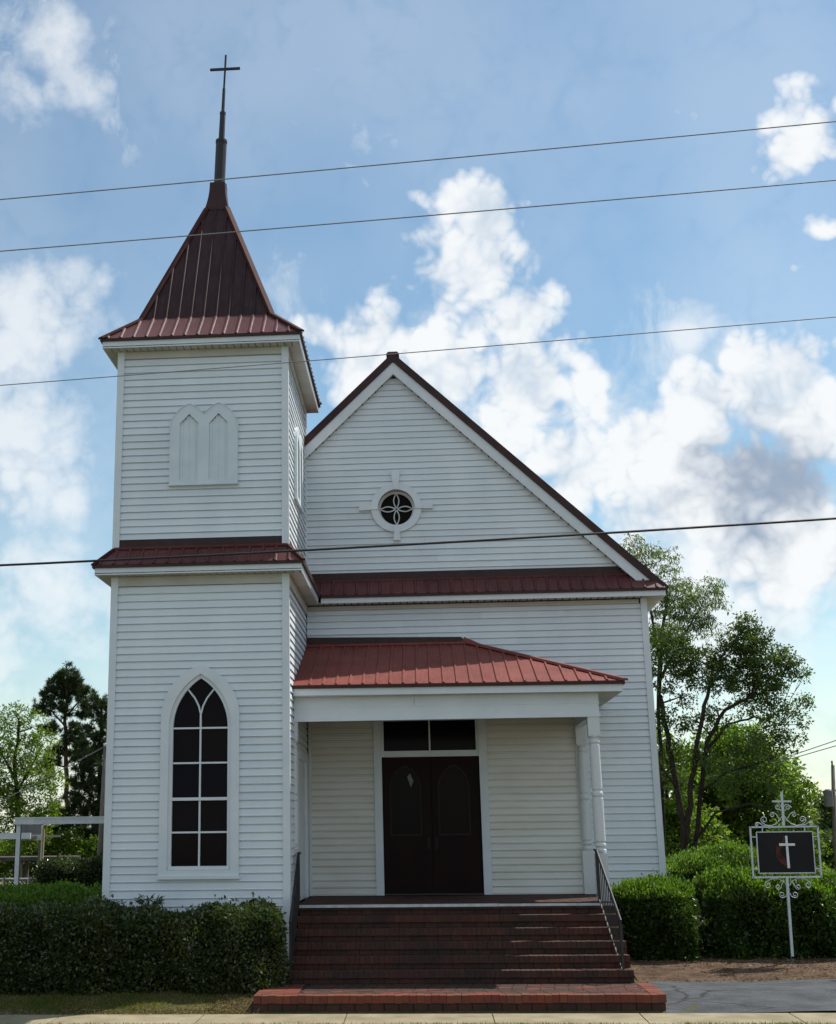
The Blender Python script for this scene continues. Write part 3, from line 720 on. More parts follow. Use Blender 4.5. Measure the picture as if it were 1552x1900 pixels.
# --- tower gothic window
wc = WIN['cx']
gw = plate('gothic_window', gothic(wc, .652, 1.90, 4.42, .857, 14), [gothic(wc, .515, 1.985, 4.27, .86, 14)], -.072, -.002, 'trim', church)
gw['label'] = 'tall pointed-arch window with black panes on the tower'
mb = MB(); mb.box(wc-.67, wc+.67, -.095, -.002, 1.845, 1.90); mb.build('sill', 'trim', gw)
plate('window_frame', gothic(wc, .517, 1.985, 4.27, .86, 14), [gothic(wc, .455, 2.045, 4.25, .81, 14)], -.03, .05, 'trim', gw)
mb = MB(); mb.box(wc-.50, wc+.50, -.045, -.031, 1.99, 2.04); mb.build('bottom_rail', 'trim', gw)
zr_ = [2.045, 2.573, 3.10, 3.676, 4.241]
for a_, b_ in zip(zr_, zr_[1:]):
    for xa, xb in ((wc-.457, wc), (wc, wc+.457)):
        m = MB(); m.add([(xa, .03, a_), (xb, .03, a_), (xb, .03+random.uniform(-.002, .002), b_), (xa, .03, b_)], [(0, 1, 2, 3)]); m.build('pane', 'pane', gw)
top = gothic(wc, .457, 4.241, 4.25, .81, 14)
right = [p for p in top if p[0] >= wc-1e-6]; left = [p for p in top if p[0] <= wc+1e-6]
rc = []; 
fork = [(wc, 4.46), (wc+.035, 4.60), (wc+.10, 4.73), (wc+.207, 4.865)]
rp = [(wc, 4.241), (wc+.457, 4.241)] + [p for p in gothic(wc, .457, 4.241, 4.25, .81, 14)[2:] if p[0] > wc+.207] + list(reversed(fork))
m = MB(); m.add([(p[0], .031, p[1]) for p in rp], [tuple(range(len(rp)))]); m.build('pane', 'pane', gw)
lp = [(2*wc-p[0], p[1]) for p in rp]; m = MB(); m.add([(p[0], .031, p[1]) for p in reversed(lp)], [tuple(range(len(lp)))]); m.build('pane', 'pane', gw)
cpn = fork + [p for p in gothic(wc, .457, 4.241, 4.25, .81, 14)[2:] if abs(p[0]-wc) <= .2071] + [(2*wc-p[0], p[1]) for p in reversed(fork[1:])]
m = MB(); m.add([(p[0], .0312, p[1]) for p in cpn], [tuple(range(len(cpn)))]); m.build('pane', 'pane', gw)
m = MB(); m.box(wc-.014, wc+.014, -.012, .028, 2.045, 4.46); m.build('muntin', 'trim', gw)
for zz, hh in ((2.573, .014), (3.10, .024), (3.676, .014), (4.241, .014)):
    m = MB(); m.box(wc-.456-(.06 if hh > .02 else 0), wc+.456+(.06 if hh > .02 else 0), -.010 if hh < .02 else -.034, .0275, zz-hh, zz+hh); m.build('muntin', 'trim', gw)
for sg in (1, -1):
    m = MB(); m.tube([(wc+sg*(p[0]-wc), .006, p[1]) for p in [(wc, 4.44)] + fork + [(wc+.235, 4.90)]], .016, 6); m.build('muntin', 'trim', gw)

# --- blind louvred windows of the belfry
def louver(mw):
    cx, hw_, z0, zs, h = 1.515, .596, 8.40, 9.375, .478
    a = .3385; xl, xr = cx-.2585, cx+.2585
    arc = []
    def half(c0, flip):
        pts = []; R = (a*a+h*h)/(2*a); th = math.atan2(h, R-a)
        for i in range(13):
            t = th*i/12; pts.append((c0 + (R*math.cos(t)-(R-a)), zs+R*math.sin(t)))
        return pts
    r1 = half(xr, 0); r2 = [(2*xr-p[0], p[1]) for p in reversed(r1[:-1]) if 2*xr-p[0] >= cx+.001]
    rt = r1 + r2; lt = [(2*cx-p[0], p[1]) for p in reversed(rt)]
    outline = [(cx-hw_, z0), (cx+hw_, z0)] + rt + lt
    holes = [[(c-.165, 8.47), (c+.165, 8.47), (c+.165, 9.50), (c, 9.675), (c-.165, 9.50)] for c in (xl, xr)]
    holes = [list(reversed(hh)) for hh in holes]
    L = plate('louvred_window', outline, holes, -.080, -.004, 'louver', church, mw)
    L['label'] = 'blind double-arched belfry window with vertical slats'
    m = MB(); m.box(cx-hw_-.012, cx+hw_+.012, -.10, -.004, 8.375, 8.40); k = m.build('sill', 'louver', L); k.matrix_basis = mw
    for c in (xl, xr):
        back = MB(); back.box(c-.17, c+.17, .001, .006, 8.46, 9.68); k = back.build('recess', 'drip', L); k.matrix_basis = mw; k.data.materials[0] = MAT['louver']
        for i in range(6):
            x0 = c-.165+.055*i; xm = x0+.0275
            zt = 9.50 + .17*(1-abs(xm-c)/.165)*.96
            m = MB(); m.box(x0+.0006, x0+.0544, -.052+.005*(i % 2), .0, 8.468, zt); k = m.build('slat', 'louver', L); k.matrix_basis = mw
        for sg_ in (1, -1):
            hp = [(c+sg_*(p[0]-xr), -.084, p[1]) for p in r1 if sg_*(c-cx) > 0 or c+sg_*(p[0]-xr) <= cx+.004 or c > cx]
            hp = [p for p in hp if (p[0] <= cx+.003 if c < cx else p[0] >= cx-.003)]
            if len(hp) > 1:
                m = MB(); m.tube(hp, .012, 6); k = m.build('hood_moulding', 'louver', L); k.matrix_basis = mw
        m = MB(); pts = [(c+.165*t, -.082, 9.50+.17*(1-abs(t))) for t in (-1, 0, 1)]
        m.tube(pts, .010, 6); k = m.build('arch_moulding', 'louver', L); k.matrix_basis = mw
louver(Matrix.Identity(4))
louver(Matrix.Translation((W, 1.75-1.515, 0)) @ ROTR)

# --- porch
fl_z = 1.40
po = MB()
Y0, XP = .713, 8.574; zl, zr2, zw = 4.990, 4.970, 6.045; XH = 6.0
pf = slab('porch_roof', [(W+.01, Y0, zl), (XP, Y0, zr2), (XH, YM, zw), (W+.01, YM, zw)], .025, 'roof_red', church)
u = Vector((XP-W-.01, 0, zr2-zl)); Lp = u.length; v = Vector((0, YM-Y0, zw-(zl+zr2)/2)); lv = v.length
ribs(pf, (W+.01, Y0, zl), u, v, Lp, lambda s: lv*min(1, (Lp-s)/(XP-XH)), start=.30, me=RIB_RED)
pr = slab('porch_roof_end', [(XP, Y0, zr2), (XP, YM, zr2), (XH, YM, zw)], .025, 'roof_red', church)
v2 = Vector((XH-XP, 0, zw-zr2)); ribs(pr, (XP, Y0, zr2), (0, 1, 0), v2, YM-Y0, lambda s: v2.length*s/(YM-Y0), start=.2, me=RIB_RED)
trim_bar('hip_cap', (XP+.01, Y0-.01, zr2+.012), (XH, YM-.03, zw+.02), .17, .020, 'roof_red', pf, (.5, -.6, 1))
trim_bar('flashing_lip', (W+.03, YM-.07, zw+.0), (XH+.02, YM-.07, zw+.0), .16, .014, 'roof_red', pf, (0, -.36, 1))
m = MB(); m.poly_y([(W+.03, zw-.03), (XH+.05, zw-.03), (XH-.05, zw+.105), (W+.03, zw+.155)], YM-.048, YM-.001); k = m.build('wall_flashing', 'drip', church); recalc(k.data)
m = MB(); m.poly_y([(XH, zw-.02), (XP-.1, zr2-.0), (XP-.1, zr2+.07), (XH, zw+.105)], YM-.046, YM-.001); k = m.build('wall_flashing', 'roof_red', church); recalc(k.data)
dr = MB(); dr.hexa([(W+.01, Y0-.008, zl-.06), (XP+.004, Y0-.008, zr2-.06), (XP+.004, Y0+.03, zr2-.06), (W+.01, Y0+.03, zl-.06), (W+.01, Y0-.008, zl-.012), (XP+.004, Y0-.008, zr2-.012), (XP+.004, Y0+.03, zr2-.012), (W+.01, Y0+.03, zl-.012)])
dr.box(XP-.03, XP+.004, Y0+.031, YM, zr2-.06, zr2-.012); dr.build('drip_edge', 'drip', church)
fa = MB(); fa.hexa([(W+.03, Y0+.035, 4.815), (XP-.035, Y0+.035, 4.79), (XP-.035, Y0+.06, 4.79), (W+.03, Y0+.06, 4.815), (W+.03, Y0+.035, 4.955), (XP-.035, Y0+.035, 4.935), (XP-.035, Y0+.06, 4.935), (W+.03, Y0+.06, 4.955)])
fa.box(XP-.06, XP-.035, Y0+.061, YM, 4.79, 4.935); fa.build('fascia', 'trim', church)
sf = MB(); sf.box(W+.03, XP-.06, Y0+.06, .95, 4.797, 4.81); sf.box(8.15, XP-.06, .95, YM-.03, 4.797, 4.81); sf.build('soffit', 'soffit', church)
bm_ = MB(); bm_.box(W+.02, 8.15, .955, 1.10, 4.395, 4.797); bm_.box(8.0, 8.148, 1.10, YM-.03, 4.395, 4.797)
beam = bm_.build('porch_beam', 'trim', church)
m = MB(); m.box(W+.02, 8.165, .935, .955, 4.39, 4.425); m.box(W+.02, 8.16, .943, .955, 4.425, 4.462); m.box(W+.02, 8.158, .947, .955, 4.615, 4.64); m.box(W+.02, 8.158, .940, .955, 4.765, 4.797)
m.build('beam_moulding', 'trim', beam)
m = MB(); m.box(5.03, 5.035, .9535, .955, 4.64, 4.765); m.build('beam_joint', 'dark', beam)
cl = MB(); cl.box(W+.02, 8.0, 1.10, YM-.03, 4.70, 4.72); cl.build('porch_ceiling', 'ceiling', church)
def turned(cx, cy, half=False):
    m = MB(); q = .098
    y1 = cy if half else cy+q
    m.box(cx-q, cx+q, cy-q, y1, 4.07, 4.395)
    m.box(cx-q, cx+q, cy-q, y1, fl_z, 2.16)
    prof = [(.07, 2.155), (.098, 2.185), (.098, 2.21), (.072, 2.235), (.07, 2.25), (.096, 2.275), (.096, 2.305), (.072, 2.325), (.093, 2.36), (.093, 3.045), (.072, 3.062), (.094, 3.09), (.096, 3.115), (.094, 3.14), (.072, 3.168),
            (.09, 3.2), (.086, 3.92), (.066, 3.935), (.088, 3.965), (.09, 3.99), (.07, 4.01), (.07, 4.03), (.09, 4.05), (.09, 4.075)]
    m.lathe(cx, cy, prof, 18)
    return m.build('porch_post', 'oldpaint', church)
pA = turned(8.048, 1.05); pB = turned(2.925, 1.05)
pC = turned(8.105, YM-.05); 
m = MB(); m.box(8.0, 8.215, YM-.052, YM-.001, fl_z, 4.39); m.build('pilaster_board', 'trim', church)
m = MB(); m.box(W+.05, W+.095, YM-.05, YM-.001, fl_z, 4.7); m.build('inner_corner_trim', 'trim', church)

# --- double door
cs = MB()
cs.box(4.225, DX0, YM-.055, YM+.02, fl_z, 4.695)
dr_ = cs.build('door_casing', 'trim', church)
cs = MB(); cs.box(DX1, 6.352, YM-.055, YM+.02, fl_z, 4.695); cs.build('casing_board', 'trim', dr_)
m = MB(); m.box(DX0, DX1, YM-.022, YM+.06, 3.90, 4.012); m.build('transom_bar', 'trim', dr_)
m = MB(); m.box(DX0, DX1, YM-.022, YM+.06, 4.575, 4.695); m.build('head_board', 'trim', dr_)
for a_, b_ in ((DX0, 4.415), (6.15, DX1)):
    m = MB(); m.box(a_, b_, YM-.01, YM+.05, 4.012, 4.575); m.build('transom_stile', 'trim', dr_)
m = MB(); m.box(5.268, 5.296, YM+.0, YM+.04, 4.012, 4.575); m.build('transom_muntin', 'trim', dr_)
for a_, b_ in ((4.413, 5.27), (5.294, 6.152)):
    m = MB(); m.add([(a_, YM+.045, 4.01), (b_, YM+.045, 4.01), (b_, YM+.045, 4.577), (a_, YM+.045, 4.577)], [(0, 1, 2, 3)]); m.build('transom_pane', 'pane', dr_)
m = MB(); m.box(DX0, DX1, YM-.03, YM+.08, fl_z, 1.425); m.build('threshold', 'metal_black', dr_)
for x0, x1, gx in ((DX0+.01, DC-.004, 4.80), (DC+.004, DX1-.01, 5.705)):
    hole = gothic(gx, .275, 2.48, 3.32, .40, 10); y0, y1 = YM+.035, YM+.08
    leaf = plate('door_leaf', [(x0, 1.43), (x1, 1.43), (x1, 3.895), (x0, 3.895)], [list(reversed(hole))], y0, y1, 'door', church)
    plate('glass_moulding', gothic(gx, .297, 2.455, 3.32, .43, 10), [gothic(gx, .268, 2.488, 3.32, .39, 10)], y0-.010, y0+.02, 'door_trim', leaf)
    gp = gothic(gx, .28, 2.475, 3.32, .405, 10); m = MB(); m.add([(p[0], y0+.03, p[1]) for p in gp], [tuple(range(len(gp)))]); m.build('pane', 'pane', leaf)
    for za, zb in ((1.62, 2.02), (2.10, 2.38)):
        m = MB(); m.box(gx-.27, gx+.27, y0-.012, y0+.004, za, zb); m.build('panel', 'door', leaf)
    kx = x1-.07 if gx < DC else x0+.07
    m = MB(); m.tube([(kx, y0-.06, 2.32), (kx, y0, 2.32)], [.026, .012], 10); m.box(kx-.025, kx+.025, y0-.006, y0, 2.22, 2.42); m.build('door_knob', 'door_trim', leaf)
    if gx < DC:
        m = MB(); cx, cz = 4.895, 3.47
        m.poly_y([(cx-.052, cz+.06), (cx+.012, cz-.13), (cx+.062, cz-.01), (cx+.0, cz+.13)], y0+.024, y0+.028); k = m.build('window_light_shape', 'screen', leaf); recalc(k.data)  # grey plate standing in for window light seen in the door glass
# side door of the tower, in the porch
cs = MB(); cs.box(W-.01, W+.052, 1.17, 1.42, fl_z, 3.95); cs.box(W-.01, W+.052, 3.02, 3.32, fl_z, 3.95); cs.box(W-.01, W+.05, 1.42, 3.02, 3.80, 3.95)
sdc = cs.build('side_door_casing', 'trim', church)
m = MB(); m.box(W-.06, W+.012, 1.42, 3.02, fl_z, 3.80); m.build('side_door_leaf', 'trim', sdc)

# ------------------------------------------------------------------ brick steps and landing
steps = thing('brick_steps', 'wide flight of dark brick steps rising to the porch door', 'steps', (5.6, .2, .3))
SX0, SX1 = 3.02, 8.225; RISE = (1.40-.311)/6
def unit_brick(wx, dy, hz, mat, name='brick'):
    m = MB(); b = .0018
    m.hexa([(-wx/2, 0, 0), (wx/2, 0, 0), (wx/2, dy, 0), (-wx/2, dy, 0), (-wx/2+b, b, hz), (wx/2-b, b, hz), (wx/2-b, dy, hz), (-wx/2+b, dy, hz)])
    return m.mesh(name, MAT[mat])
PITCH_B = .0755
BR = unit_brick(.0745, .215, .098, 'brick')
body = MB()
for k in range(0, 6):
    yk = .91-.3*k; zt = fl_z-RISE*k
    body.box(SX0+.02, SX1-.02, yk+.035, yk+.36 if k else YM-.04, .2, zt-.012)
bd = body.build('step_core', 'mortar', steps)
rest = MB()
def brick_obj(me, x, y, z, parent, rz=0., jit=.002):
    o = bpy.data.objects.new('brick', me)
    o.matrix_basis = Matrix.Translation((x+random.uniform(-jit, jit)*.5, y+random.uniform(-jit, jit)*1.6, z+random.uniform(-jit, jit))) @ Matrix.Rotation(rz+random.uniform(-.008, .008), 4, 'Z')
    return put(o, parent)
def brick_mesh(mb_, x0, x1, y0, y1, z0, z1, j=.0025):
    r = lambda: random.uniform(-j, j)
    a = r(); mb_.box(x0, x1, y0+a, y1, z0, z1+r()*.6)
for k in range(0, 6):
    yk = .91-.3*k; zt = fl_z-RISE*k; n = int((SX1-SX0)/PITCH_B)
    for i in range(n):
        x = SX0+(i+.5)*(SX1-SX0)/n
        if k >= 2: brick_obj(BR, x, yk-.012, zt-.098, steps)
        else: brick_mesh(rest, x-.0372, x+.0372, yk-.012, yk+.205, zt-.098, zt)
    # tread fill behind the nosing, and the stretcher course under it, set back
    nn = int((SX1-SX0)/.207)
    for i in range(nn):
        x = SX0+.02+i*(SX1-SX0-.04)/nn
        brick_mesh(rest, x+.004, x+.197, yk+.028, yk+.1, zt-RISE+.004, zt-.104)
        if k: brick_mesh(rest, x+.004, x+.197, yk+.212, yk+.30, zt-.06, zt-.001)
for r_ in range(12):       # porch floor pavers
    y0 = 1.125+r_*.2
    n = int((SX1-SX0)/.104)
    for i in range(n):
        x = SX0+i*.104+(.05 if r_ % 2 else 0)
        if y0+.19 < YM-.04 and x+.096 < SX1: brick_mesh(rest, x, x+.096, y0, y0+.192, fl_z-.05, fl_z-.002)
for k in range(0, 6):      # right-hand cheek of the flight
    yk = .91-.3*k; zt = fl_z-RISE*k
    for i in range(2): brick_mesh(rest, SX1-.03, SX1+.004, yk+.03+i*.14, yk+.16+i*.14, zt-RISE, zt-.1)
rb = rest.build('brickwork', 'brick', steps); rb['kind'] = 'stuff'
m = MB(); m.box(SX0+.02, 6.32, .884, .897, fl_z-.062, fl_z-.016); m.build('edge_strip', 'strip', steps)
m = MB(); m.box(6.325, SX1-.03, .888, .897, fl_z-.060, fl_z-.020); k = m.build('edge_strip', 'strip', steps)

land = thing('brick_landing', 'low red brick landing at the foot of the steps by the sidewalk', 'landing', (5.6, -1.3, .1))
LX0, LX1, LY0, LY1, LZ = 2.66, 8.45, -2.0, -.60, .311
m = MB(); m.box(LX0+.03, LX1-.03, LY0+.03, LY1+.1, 0, LZ-.012); m.build('landing_core', 'mortar', land)
def ubrick2(nm, mat, wx, dy, hz): return unit_brick(wx, dy, hz, mat)
B1 = ubrick2('brick', 'brick_red', .1035, .20, .105); B2 = ubrick2('brick', 'brick_red', .203, .104, .105)
n = int((LX1-LX0)/.104)
for i in range(n):
    brick_obj(B1, LX0+(i+.5)*(LX1-LX0)/n, LY0, LZ-.105, land, 0, .004)
ny = int((LY1-LY0-.2)/.104)
for i in range(ny):
    y = LY0+.205+i*(LY1-LY0-.205)/ny
    for xc in (LX0+.10, LX0+.305, LX0+.51, LX1-.10): brick_obj(B2, xc, y, LZ-.105, land, 0, .003)
st = MB()
nn = int((LX1-LX0)/.205)
for i in range(nn): brick_mesh(st, LX0+.006+i*(LX1-LX0)/nn, LX0+.19+i*(LX1-LX0)/nn, LY0+.025, LY0+.12, .08, LZ-.112)
for i in range(6): brick_mesh(st, LX1-.12, LX1-.02, LY0+.03+i*.2, LY0+.21+i*.2, .08, LZ-.112); brick_mesh(st, LX0+.02, LX0+.12, LY0+.03+i*.2, LY0+.21+i*.2, .08, LZ-.112)
k = st.build('lower_course', 'brick', land); k['kind'] = 'stuff'
pv = MB(); y = LY0+.205
while y < LY1+.02:
    x = LX0+.615+random.uniform(0, .1)
    while x < LX1-.21:
        brick_mesh(pv, x, min(x+.196, LX1-.205), y, y+.093, LZ-.05, LZ-.003, .003); x += .204
    y += .101
k = pv.build('stained_pavers', 'paver', land); k['kind'] = 'stuff'

# ------------------------------------------------------------------ stair railings
def railing(label, X, Xb, sgn):
    t = thing('stair_railing', label, 'railing', (X, .2, 1.0), 'iron railings of the steps')
    yt, yb = .80, -.50
    zt, zb = 2.20, 1.185
    bx = lambda s: X+(Xb-X)*s
    def bar(nm, p, q, w, par=t):
        p, q = Vector(p), Vector(q); d = (q-p).normalized(); s = d.cross(Vector((0, 1, 0)) if abs(d.z) > .9 else Vector((0, 0, 1))).normalized(); n = s.cross(d)
        a = s*w/2; b = n*w/2; mbb = MB(); mbb.hexa([p-a-b, p+a-b, p+a+b, p-a+b, q-a-b, q+a-b, q+a+b, q-a+b]); o = mbb.build(nm, 'metal_black', par); recalc(o.data); return o
    bar('newel_post', (X, yt, fl_z-.02), (X, yt, zt), .032); bar('newel_post', (Xb, yb, .30), (Xb, yb, zb), .034)
    hr = MB(); hr.tube([(X, 1.02, zt+.01), (X, yt, zt+.01), (Xb, yb-.02, zb+.01)], .022, 8); hr.box(X-.026, X+.026, yt, 1.02, zt+.012, zt+.03)
    hr.build('handrail', 'metal_black', t)
    bar('bottom_rail', (X, yt, zt-.75), (Xb, yb, zb-.75), .02); bar('bottom_rail', (X, yt, zt-.70), (X, 1.0, zt-.70), .02)
    for i in range(1, 12):
        s = i/12; y = yt+(yb-yt)*s; z = zt+(zb-zt)*s
        bar('baluster', (bx(s), y, z-.75), (bx(s), y, z), .014)
    for i in range(1, 3): bar('baluster', (X, yt+i*.07, zt-.70), (X, yt+i*.07, zt), .014)
railing('black iron stair railing on the right, beside the turned porch post', 7.945, 8.085, 1)
railing('black iron stair railing on the left, against the tower corner', 3.045, 3.035, -1)

# ------------------------------------------------------------------ hedges and shrubs
def hedge(name, label, x0, x1, y0, y1, z0, z1, nleaf, L, mat, rnd=.18, seed=1, cat='hedge', bright_top=False, group=None, lump=.07):
    rg = np.random.default_rng(seed)
    t = thing(name, label, cat, ((x0+x1)/2, (y0+y1)/2, z0), group)
    # sample the surface of a rounded box (front, back, top, ends), pushed about by low waves
    cx, cy, cz = (x0+x1)/2, (y0+y1)/2, (z0+z1)/2; hx, hy, hz = (x1-x0)/2, (y1-y0)/2, (z1-z0)/2
    areas = np.array([2*hx*2*hz*2.2, 2*hx*2*hz*.5, 2*hx*2*hy*1.2, 2*hy*2*hz, 2*hy*2*hz]); pick = rg.choice(5, nleaf, p=areas/areas.sum())
    a = rg.uniform(-1, 1, nleaf); b = rg.uniform(-1, 1, nleaf)
    P = np.zeros((nleaf, 3)); Nn = np.zeros((nleaf, 3))
    for f, (ax, sg) in enumerate(((1, -1), (1, 1), (2, 1), (0, -1), (0, 1))):
        s = pick == f; o = [i for i in range(3) if i != ax]; h = (hx, hy, hz)
        P[s, ax] = sg*h[ax]; P[s, o[0]] = a[s]*h[o[0]]; P[s, o[1]] = b[s]*h[o[1]]; Nn[s, ax] = sg
    r = np.minimum(rnd, min(hx, hy, hz)*.9)
    q = np.abs(P) - (np.array([hx, hy, hz])-r); q[:, 2] = np.where(P[:, 2] < 0, np.minimum(q[:, 2], 0), q[:, 2])
    out = np.maximum(q, 0); ln = np.linalg.norm(out, axis=1, keepdims=True); ok = ln[:, 0] > 1e-6
    core = np.clip(np.abs(P), 0, np.array([hx, hy, hz])-r)*np.sign(P); core[:, 2] = np.where(P[:, 2] < 0, P[:, 2], core[:, 2])
    dirn = out*np.sign(P)/np.maximum(ln, 1e-6); dirn[~ok] = Nn[~ok]
    S = np.where(ok[:, None], core + dirn*r, P)
    Wd = S + np.array([cx, cy, cz])
    bump_ = lump*(np.sin(Wd[:, 0]*3.1+seed)+np.sin(Wd[:, 2]*4.7+Wd[:, 0]*1.7+seed*2)+np.sin(Wd[:, 0]*7.3+Wd[:, 1]*5+Wd[:, 2]*3))/2
    depth = rg.exponential(.075, nleaf)
    Wd = Wd + dirn*(bump_-depth+.02)[:, None]
    stray = rg.random(nleaf) < np.where(dirn[:, 2] > .5, .10, .015); Wd[stray] += dirn[stray]*(rg.random((stray.sum(), 1))**2*.12) + np.array([0, 0, .015])
    ld = unit(dirn*.55 + rg.normal(size=(nleaf, 3))*.6 + np.array([0, 0, .30]))
    Ls = L*rg.uniform(.65, 1.3, nleaf)
    fast_mesh('foliage', leaf_quads(Wd, ld, Ls, Ls*.55, .06), 0, mat, t)
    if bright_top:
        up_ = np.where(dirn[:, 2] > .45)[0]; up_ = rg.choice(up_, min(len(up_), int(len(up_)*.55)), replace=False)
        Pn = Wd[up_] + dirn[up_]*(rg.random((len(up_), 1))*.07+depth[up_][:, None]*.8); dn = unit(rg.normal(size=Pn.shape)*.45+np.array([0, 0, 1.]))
        fast_mesh('sunlit_top_leaves', leaf_quads(Pn, dn, L*rg.uniform(.6, 1.3, len(Pn)), L*.42, .06), 0, 'leaf_sunlit', t)  # added layer: sunlight on the hedge top put into paler leaves
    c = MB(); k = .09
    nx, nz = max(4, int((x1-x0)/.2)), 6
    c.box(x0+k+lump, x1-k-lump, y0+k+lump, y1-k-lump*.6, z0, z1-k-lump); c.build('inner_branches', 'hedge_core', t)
    return t
hedge('clipped_hedge', 'long clipped dark green hedge in front of the tower', -5.2, 2.985, -1.17, -.16, .22, 1.44, 70000, .062, 'hedge', .46, 1, lump=.09)
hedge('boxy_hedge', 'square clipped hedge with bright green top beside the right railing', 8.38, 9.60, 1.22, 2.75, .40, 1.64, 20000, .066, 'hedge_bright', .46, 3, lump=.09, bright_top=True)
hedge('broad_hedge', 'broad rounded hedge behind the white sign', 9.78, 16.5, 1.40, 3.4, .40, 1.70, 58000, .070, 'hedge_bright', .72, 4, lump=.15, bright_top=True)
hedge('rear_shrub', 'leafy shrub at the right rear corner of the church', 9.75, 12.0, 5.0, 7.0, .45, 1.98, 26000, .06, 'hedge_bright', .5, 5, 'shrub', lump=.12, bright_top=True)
hedge('low_shrub', 'sunlit green shrub behind the hedge left of the tower', -3.6, -.35, 1.2, 3.4, .42, 1.62, 30000, .06, 'leaf_sunlit', .5, 6, 'shrub', lump=.13)  # sunlight on this shrub is put into its leaf colour
hedge('shade_shrub', 'dark shaded shrub under the canopy left of the tower', -4.2, -.3, 9.5, 11.5, .45, 1.9, 22000, .07, 'hedge', .5, 8, 'shrub', lump=.16)
def sprig(label, base, n, L, mat, seed, nm='leafy_sprig'):
    rg = np.random.default_rng(seed); t = thing(nm, label, 'sprig', base)
    st = MB(); P = []; Dn = []
    for i in range(n):
        a = rg.uniform(0, 2*PI); tip = np.array(base)+np.array([math.cos(a)*.16, math.sin(a)*.10, rg.uniform(.08, .20)])
        st.tube([base, tuple((np.array(base)+tip)/2+np.array([0, 0, .03])), tuple(tip)], [.005, .004, .002], 5)
        for k in range(12):
            s = rg.uniform(.25, 1); P.append(np.array(base)*(1-s)+tip*s); Dn.append([math.cos(a)+rg.normal()*.5, math.sin(a)+rg.normal()*.5, rg.normal()*.5+.1])
    st.build('stem', 'bark', t)
    fast_mesh('foliage', leaf_quads(np.array(P), unit(np.array(Dn)), L, L*.2), 0, mat, t)
sprig('bamboo-like sprig sticking up from the clipped hedge below the tower window', (.78, -.35, 1.43), 9, .13, 'hedge', 21)
sprig('loose sprig hanging over the hedge end by the left railing', (2.86, -.75, 1.0), 10, .09, 'hedge_bright', 22)
sprig('pale twig growing from the front of the clipped hedge', (.72, -1.17, 1.12), 7, .11, 'hedge_bright', 23)
sprig('bright tuft growing between the two right hedges', (9.68, 1.30, .95), 8, .08, 'hedge_bright', 24)
sprig('small weed at the foot of the hedge corner by the landing', (2.75, -1.05, .30), 9, .10, 'hedge_bright', 25)
sprig('small green weed on the dirt below the boxy hedge', (9.35, 1.12, .44), 6, .08, 'hedge_bright', 26)

# grass and litter
def grass(name, label, x0, x1, y0, y1, n, h, seed):
    rg = np.random.default_rng(seed)
    x = rg.uniform(x0, x1, n); y = rg.uniform(y0, y1, n)
    pat = np.sin(x*2.1+1)+np.sin(y*6+x*1.3)+np.sin(x*5.3+y*2); keep = rg.random(n) < np.clip(.62+.2*pat, .12, 1); x, y = x[keep], y[keep]
    z = np.array([ground_z(v) for v in y]); P = np.stack([x, y, z-.003], 1)
    d = unit(rg.normal(size=P.shape)*np.array([.5, .5, .15])+np.array([0, 0, .8])); L = h*rg.uniform(.5, 1.4, len(P))
    o = fast_mesh(name, leaf_quads(P, d, L, .008), 0, 'grass_blade'); tag(o, label, 'grass', kind='stuff')
grass('lawn_grass', 'short patchy grass strip between hedge and sidewalk', -6, 2.62, -2.16, -1.0, 60000, .045, 31)
grass('verge_grass', 'grass verge at the street side of the sidewalk', -6, 16, -4.1, -3.03, 60000, .05, 32)
grass('yard_grass', 'grass of the churchyard left of the church', -9, -.3, 3.4, 16, 40000, .08, 33)
rg = np.random.default_rng(40); n = 9000
x = np.concatenate([rg.uniform(8.4, 17, n), rg.uniform(2.0, 2.75, 900), rg.uniform(-3, 2.6, 1500)]); y = np.concatenate([rg.uniform(-.55, 1.9, n), rg.uniform(-2.1, -.7, 900), rg.uniform(-2.14, -1.9, 1500)])
P = np.stack([x, y, np.array([ground_z(v) for v in y])+.018], 1); d = unit(rg.normal(size=P.shape)*np.array([1, 1, .18]))
o = fast_mesh('leaf_litter', leaf_quads(P, d, rg.uniform(.03, .09, len(P)), .012), 0, 'straw'); tag(o, 'dry leaf litter and pine straw on the bare dirt', 'litter', kind='stuff')

# ------------------------------------------------------------------ sign
sg = thing('church_sign', 'white wrought-iron post sign with black panel, cross and flame before the hedge', 'sign', (10.98, 1.0, .42))
LEAN = lambda x, z: (x + (z-2.15)*.024, 1.0, z + (x-11.03)*.0)
def sq(mb_, p, q, w):
    p, q = Vector(p), Vector(q); d = (q-p).normalized(); s = d.cross(Vector((0, 1, 0))).normalized(); n = Vector((0, 1, 0))
    a = s*w/2; b = n*w/2; mb_.hexa([p-a-b, p+a-b, p+a+b, p-a+b, q-a-b, q+a-b, q+a+b, q-a+b])
def sbuild(mb_, nm, mat, par=sg, smooth=False):
    o = mb_.build(nm, mat, par, smooth); recalc(o.data); return o
m = MB(); sq(m, LEAN(11.02, .50), LEAN(11.02, 1.755), .040); sbuild(m, 'post', 'sign_white')
m = MB(); sq(m, LEAN(11.02, .35), LEAN(11.02, .53), .040); sbuild(m, 'post_foot', 'wood')
fx0, fx1, fz0, fz1 = 10.485, 11.572, 1.752, 2.548
for nm, p, q in (('frame_bar', (fx0, fz0), (fx1, fz0)), ('frame_bar', (fx0, fz1), (fx1, fz1)), ('frame_bar', (fx0, fz0-.014), (fx0, fz1+.014)), ('frame_bar', (fx1, fz0-.014), (fx1, fz1+.014))):
    m = MB(); sq(m, LEAN(*p), LEAN(*q), .026); sbuild(m, nm, 'sign_white')
